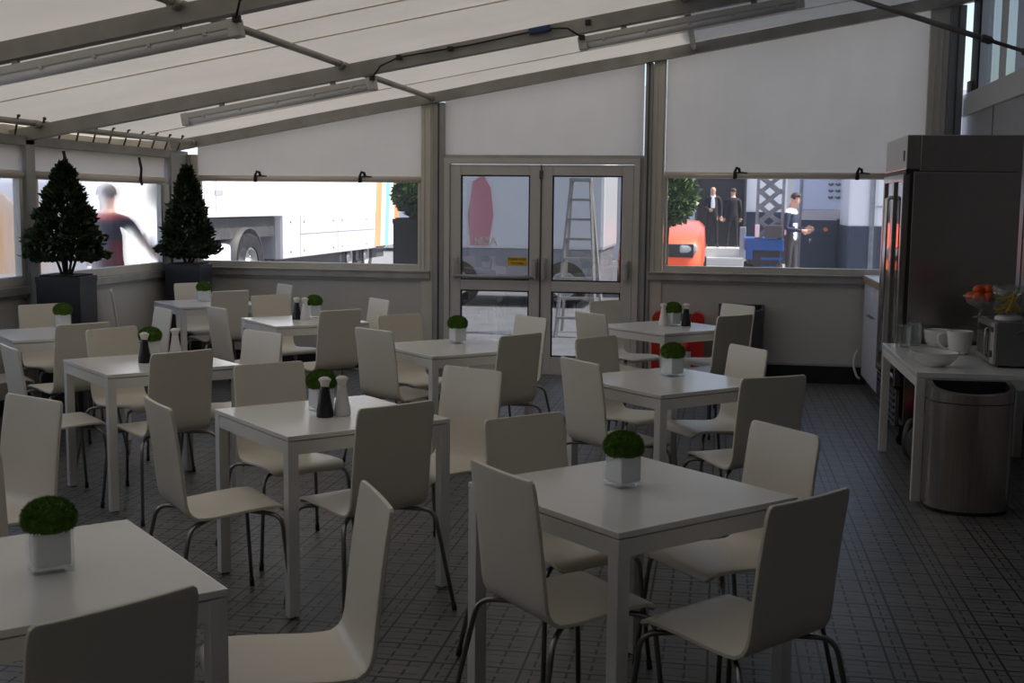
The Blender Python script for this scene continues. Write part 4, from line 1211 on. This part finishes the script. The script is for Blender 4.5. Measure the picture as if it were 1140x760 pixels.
for x in (.2, .9): mb.tube([(x, -.04, .85), (x, -.08, .85), (x, -.08, .95)], .02, 6)
mb.build('handle', M['steelgrey'], gt)
w3 = empty('support_truck', (2.72, 27.0, GZ), 0, 'white support truck side with navy skirt at the right window edge', 'truck')
MB().span((0, 0, 1.28), (5.5, 1.9, 4.2), bev=.03).build('upper_body', M['truckwhite'], w3)
MB().span((.0, -.02, .25), (5.5, 1.9, 1.28), bev=.02).build('skirt', M['navy'], w3)
MB().span((.44, -.05, .25), (.54, .0, 4.2)).build('door_seam', M['steelgrey'], w3)
for x in (1.4, 4.2):
    o = wheel(w3, x, .05, .4, .4, .25, 1); o.rotation_euler = (PI/2, 0, 0)
mb = MB(); mb.span((.58, -.03, 1.7), (5.4, .0, 1.72)); mb.build('trim_line', M['truckshade'], w3)
# pale motorhome added beyond the doors so the glass looks bluish
mh = empty('motorhome', (-3.4, 19.5, GZ), 0, 'added pale motorhome with red graphic seen through the glass doors', 'vehicle')
MB().span((-1.6, 0, .95), (1.55, 2.4, 3.6), bev=.06).build('coach_body', M['truckwhite'], mh)
MB().span((-1.5, .02, .35), (1.5, 2.3, .96), bev=.03).build('skirt', M['truckshade'], mh)
MB().prism([(-.66, 1.0), (-.36, 1.0), (-.28, 1.5), (-.33, 1.95), (-.45, 2.15), (-.62, 2.05), (-.70, 1.5)], .02, RX).build('graphic', M['pink'], mh)
for x in (-.9, .9):
    o = wheel(mh, x, .1, .38, .38, .22, 1); o.rotation_euler = (PI/2, 0, 0)
# step ladder
ld = empty('step_ladder', (-1.78, 15.5, GZ), 0, 'aluminium step ladder standing outside beyond the right glass door', 'ladder')
for s in (-1, 1):
    MB().beam((s*.26, -.35, 0), (s*.12, 0, 2.0), .03, .06).build('front_rail', M['alu'], ld)
    MB().beam((s*.28, .45, 0), (s*.12, .03, 2.0), .03, .04).build('rear_rail', M['alu'], ld)
for k in range(7):
    t = (k+1)/8; w_ = .26-.14*t
    MB().span((-w_, -.35+.35*t-.05, 2*t-.015), (w_, -.35+.35*t+.05, 2*t+.015)).build('tread', M['alu'], ld)
MB().span((-.14, -.12, 1.98), (.14, .12, 2.03), bev=.005).build('top_plate', M['alu'], ld)
# grey row behind everything
bk = empty('garage_row', (0, 52, GZ), 0, 'pale pit garage row far behind the parked trucks', 'building')
MB().span((-45, 0, 0), (45, 6, 6)).build('wall', M['lightblue'], bk)
mb = MB()
for k in range(14): mb.span((-42+6*k, -.1, 0), (-38+6*k, 0, 3.2))
mb.build('shutter', M['truckband'], bk)

# ------------------------------------------------------------------ people
BASE = dict(pelvis=(0, 0, .95), waist=(0, .01, 1.09), chest=(0, .0, 1.30), collar=(0, -.005, 1.45), neck=(0, .005, 1.53), jaw=(0, .025, 1.60), head=(0, .02, 1.68), crown=(0, .01, 1.745),
            shR=(.185, 0, 1.43), elR=(.245, -.02, 1.15), wrR=(.25, .06, .91), shL=(-.185, 0, 1.43), elL=(-.245, -.02, 1.15), wrL=(-.25, .06, .91),
            hipR=(.095, 0, .90), knR=(.125, .02, .50), anR=(.145, -.03, .09), toR=(.175, .13, .035), hipL=(-.095, 0, .90), knL=(-.125, .02, .50), anL=(-.145, -.03, .09), toL=(-.175, .13, .035))
RAD = dict(pelvis=(.155, .115), waist=(.145, .105), chest=(.165, .115), collar=(.10, .075), neck=.058, jaw=.070, head=.086, crown=.050, shR=.068, elR=.048, wrR=.031, shL=.068, elL=.048, wrL=.031,
           hipR=.088, knR=.055, anR=.040, toR=.035, hipL=.088, knL=.055, anL=.040, toL=.035)
BONES = [('pelvis', 'waist'), ('waist', 'chest'), ('chest', 'collar'), ('collar', 'neck'), ('neck', 'jaw'), ('jaw', 'head'), ('head', 'crown'),
         ('collar', 'shR'), ('shR', 'elR'), ('elR', 'wrR'), ('collar', 'shL'), ('shL', 'elL'), ('elL', 'wrL'),
         ('pelvis', 'hipR'), ('hipR', 'knR'), ('knR', 'anR'), ('anR', 'toR'), ('pelvis', 'hipL'), ('hipL', 'knL'), ('knL', 'anL'), ('anL', 'toL')]
def person(label, loc, rz, pose, paint, mats, hair=True, scale=1., group=None):
    J = {k: Vector(v) for k, v in BASE.items()}
    for k, v in pose.items():
        if k != 'look': J[k] = Vector(v)
    R = dict(RAD); bones = list(BONES)
    hd = set()
    for s in 'RL':
        e, w = J['el'+s], J['wr'+s]; d = (w-e).normalized(); side = Vector((1, 0, 0)) if s == 'R' else Vector((-1, 0, 0))
        a = d.cross(Vector((0, 1, 0)));
        a = a.normalized() if a.length > .2 else d.cross(Vector((0, 0, 1))).normalized()      # across the palm
        nrm = a.cross(d).normalized()
        J['pm'+s] = w+d*.055; R['pm'+s] = .030; bones.append(('wr'+s, 'pm'+s)); hd.add('pm'+s)
        for q, (o, L) in enumerate(((-.033, .062), (-.011, .075), (.011, .070), (.033, .054))):
            b, m1, t = 'f%d%sb' % (q, s), 'f%d%sm' % (q, s), 'f%d%st' % (q, s)
            J[b] = w+d*.088+a*o; J[m1] = J[b]+d*L*.55+nrm*.008; J[t] = J[m1]+d*L*.45+nrm*.02
            R[b] = .011; R[m1] = .0095; R[t] = .008
            bones += [('pm'+s, b), (b, m1), (m1, t)]; hd |= {b, m1, t}
        J['th'+s] = w+d*.04+a*.045; J['tt'+s] = w+d*.085+a*.062+nrm*.012; R['th'+s] = .012; R['tt'+s] = .009
        bones += [('pm'+s, 'th'+s), ('th'+s, 'tt'+s)]; hd |= {'th'+s, 'tt'+s}
    names = list(J); idx = {n: i for i, n in enumerate(names)}
    me = bpy.data.meshes.new('sk'); me.from_pydata([J[n] for n in names], [(idx[a], idx[b]) for a, b in bones], [])
    o = bpy.data.objects.new('sk', me); COL.objects.link(o)
    md = o.modifiers.new('s', 'SKIN'); md.use_smooth_shade = True
    for n in names:
        r = R[n]; v = me.skin_vertices[0].data[idx[n]]
        v.radius = r if isinstance(r, tuple) else (r, r)
        v.use_root = (n == 'pelvis')
    sd = o.modifiers.new('d', 'SUBSURF'); sd.levels = 2; sd.render_levels = 2
    dg = bpy.context.evaluated_depsgraph_get()
    me2 = bpy.data.meshes.new_from_object(o.evaluated_get(dg))
    bpy.data.objects.remove(o)
    # face: nose, brow, chin, ears
    hf = (J['head']-J['neck']).normalized(); fwd = Vector(pose.get('look', (0, 1, 0))).normalized(); fwd = (fwd-hf*fwd.dot(hf)).normalized(); rgt = fwd.cross(hf)
    hc = J['head']
    feats = [(hc+fwd*.088-hf*.025, .020, fwd*.028), (hc+fwd*.085+hf*.02, .03, fwd*.006), (hc+fwd*.075-hf*.085, .03, fwd*.016), (hc+rgt*.085-hf*.02, .022, rgt*.016), (hc-rgt*.085-hf*.02, .022, -rgt*.016)]
    for v in me2.vertices:
        for c, r, d in feats:
            q = (v.co-c).length
            if q < r*1.6: v.co += d*math.exp(-(q/r)**2)
    for k in mats: me2.materials.append(M[k])
    SEG = [(n1, n2) for n1, n2 in bones]
    for p in me2.polygons:
        c = p.center; best = None
        for a, b in SEG:
            A, B = J[a], J[b]; t = max(0, min(1, (c-A).dot(B-A)/(B-A).length_squared)); q = (c-(A+(B-A)*t)).length
            if best is None or q < best[0]: best = (q, a, b, t)
        p.material_index = paint(c, best[1], best[2], best[3], hd); p.use_smooth = True
    ob = bpy.data.objects.new('person', me2); COL.objects.link(ob)
    ob.location = loc; ob.rotation_euler = (0, 0, math.radians(rz)); ob.scale = (scale,)*3
    tag(ob, label, 'person', group)
    if hair:
        mb = MB(); vs = mb.sphere((0, 0, 0), .098, (1, 1.02, 1.0), 3)
        Mh = Matrix((rgt, fwd, hf)).transposed()
        bmesh.ops.delete(mb.bm, geom=[v for v in vs if v.co.y > .035 and v.co.z < .055 or v.co.z < -.045], context='VERTS')
        for v in mb.bm.verts: v.co = Mh @ v.co + hc+hf*.022-fwd*.008
        mb.build('hair', M['hair'], ob, True)
    return ob
HEADB = ('neck', 'jaw', 'head', 'crown')
def painter(sleeve, torso, legs=2, extra=None):
    # material slots: 0 skin, 1 shirt, 2 trousers, 3 shoes, 4 extra
    def f(c, a, b, t, hd):
        if b in HEADB and a != 'collar' or (b == 'neck' and t > .6): return 0
        if a in hd or b in hd: return 0
        if a[:2] in ('el',) : return 1 if sleeve == 'long' else 0
        if a[:2] == 'sh': return 1 if (sleeve == 'long' or t < .62) else 0
        if b[:2] == 'to' or (b[:2] == 'an' and t > .93): return 3
        if a[:3] in ('hip', 'knR', 'knL') or b[:3] == 'hip' or c.z < .93: return 2
        if extra:
            e = extra(c)
            if e is not None: return e
        return 1
    return f
person('man in dark tee outside the hazy left window, arm reaching down', (-6.09, 11.29, GZ), 24,
       dict(elR=(.33, .03, 1.21), wrR=(.525, .10, .98), crown=(.0, .03, 1.745), head=(.0, .035, 1.68), look=(.1, 1, -.15), elL=(-.27, .10, 1.19), wrL=(-.22, .30, 1.05)),
       painter('short', 1, extra=lambda c: 4 if (1.0 < c.z < 1.22 and c.x > -.02 and c.y < 0) or c.z > 1.455 else None), ('skin', 'tee', 'trousers', 'black', 'teered'), scale=1.03)
person('person in pale shirt half hidden behind the corner bay tree outside', (-6.55, 13.42, GZ), -140, dict(look=(.1, 1, 0)), painter('long', 1), ('skin', 'shirtwhite', 'trousers', 'black'), scale=.90)
person('man in black suit and white shirt standing left in the dark doorway', (-.24, 35.6, GZ+.48), 185, dict(look=(.1, 1, -.1), elR=(.25, .02, 1.16), wrR=(.10, .20, 1.10)),
       painter('long', 1, extra=lambda c: 4 if (abs(c.x) < .055 and c.y > .05 and c.z > 1.12) else None), ('skin', 'suit', 'suit', 'black', 'shirtwhite'), hair=False)
person('man in black suit standing right in the dark doorway, back turned', (.34, 35.75, GZ+.48), 10, {}, painter('long', 1), ('skin', 'suit', 'suit', 'black'), scale=.96)
person('man in navy and white shirt looking down at his hands outside', (1.34, 24.0, GZ), -112,
       dict(elR=(.25, .0, 1.15), wrR=(.12, .24, 1.12), elL=(-.24, .02, 1.15), wrL=(-.10, .25, 1.15), jaw=(0, .055, 1.59), head=(0, .075, 1.665), crown=(0, .08, 1.73), look=(0, 1, -.5)),
       painter('long', 1, extra=lambda c: 4 if (c.z < 1.26 and c.y > -.06 and c.z > .96) or (c.z > 1.41) else None), ('skin', 'shirtnavy', 'trousers', 'black', 'shirtwhite'), scale=1.10)

# ------------------------------------------------------------------ light
w = bpy.data.worlds.new('sky'); scene.world = w; w.use_nodes = True
nt = w.node_tree; bg = nt.nodes['Background']
sky = nt.nodes.new('ShaderNodeTexSky'); sky.sky_type = 'NISHITA'; sky.sun_disc = False
sky.sun_elevation = math.radians(52); sky.sun_rotation = math.radians(95); sky.dust_density = 2.5; sky.ozone_density = .7
nt.links.new(sky.outputs[0], bg.inputs['Color']); bg.inputs['Strength'].default_value = .27
sun = bpy.data.lights.new('sun', 'SUN'); sun.energy = 7.0; sun.angle = math.radians(.6); sun.color = (1, .95, .87)
so = bpy.data.objects.new('sun', sun); COL.objects.link(so)
sd = Vector((.60, .03, .80)).normalized()
so.rotation_euler = sd.to_track_quat('Z', 'Y').to_euler()
so.location = (0, 0, 30)

scene.view_settings.view_transform = 'Standard'; scene.view_settings.look = 'None'
scene.view_settings.exposure = .1; scene.view_settings.gamma = 1.; scene.view_settings.use_curve_mapping = False
scene.cycles.max_bounces = 10; scene.cycles.diffuse_bounces = 6; scene.cycles.transparent_max_bounces = 16
scene.cycles.glossy_bounces = 4; scene.cycles.transmission_bounces = 8
scene.cycles.sample_clamp_indirect = 6.
scene.cycles.use_denoising = True
scene.cycles.caustics_reflective = False; scene.cycles.caustics_refractive = True
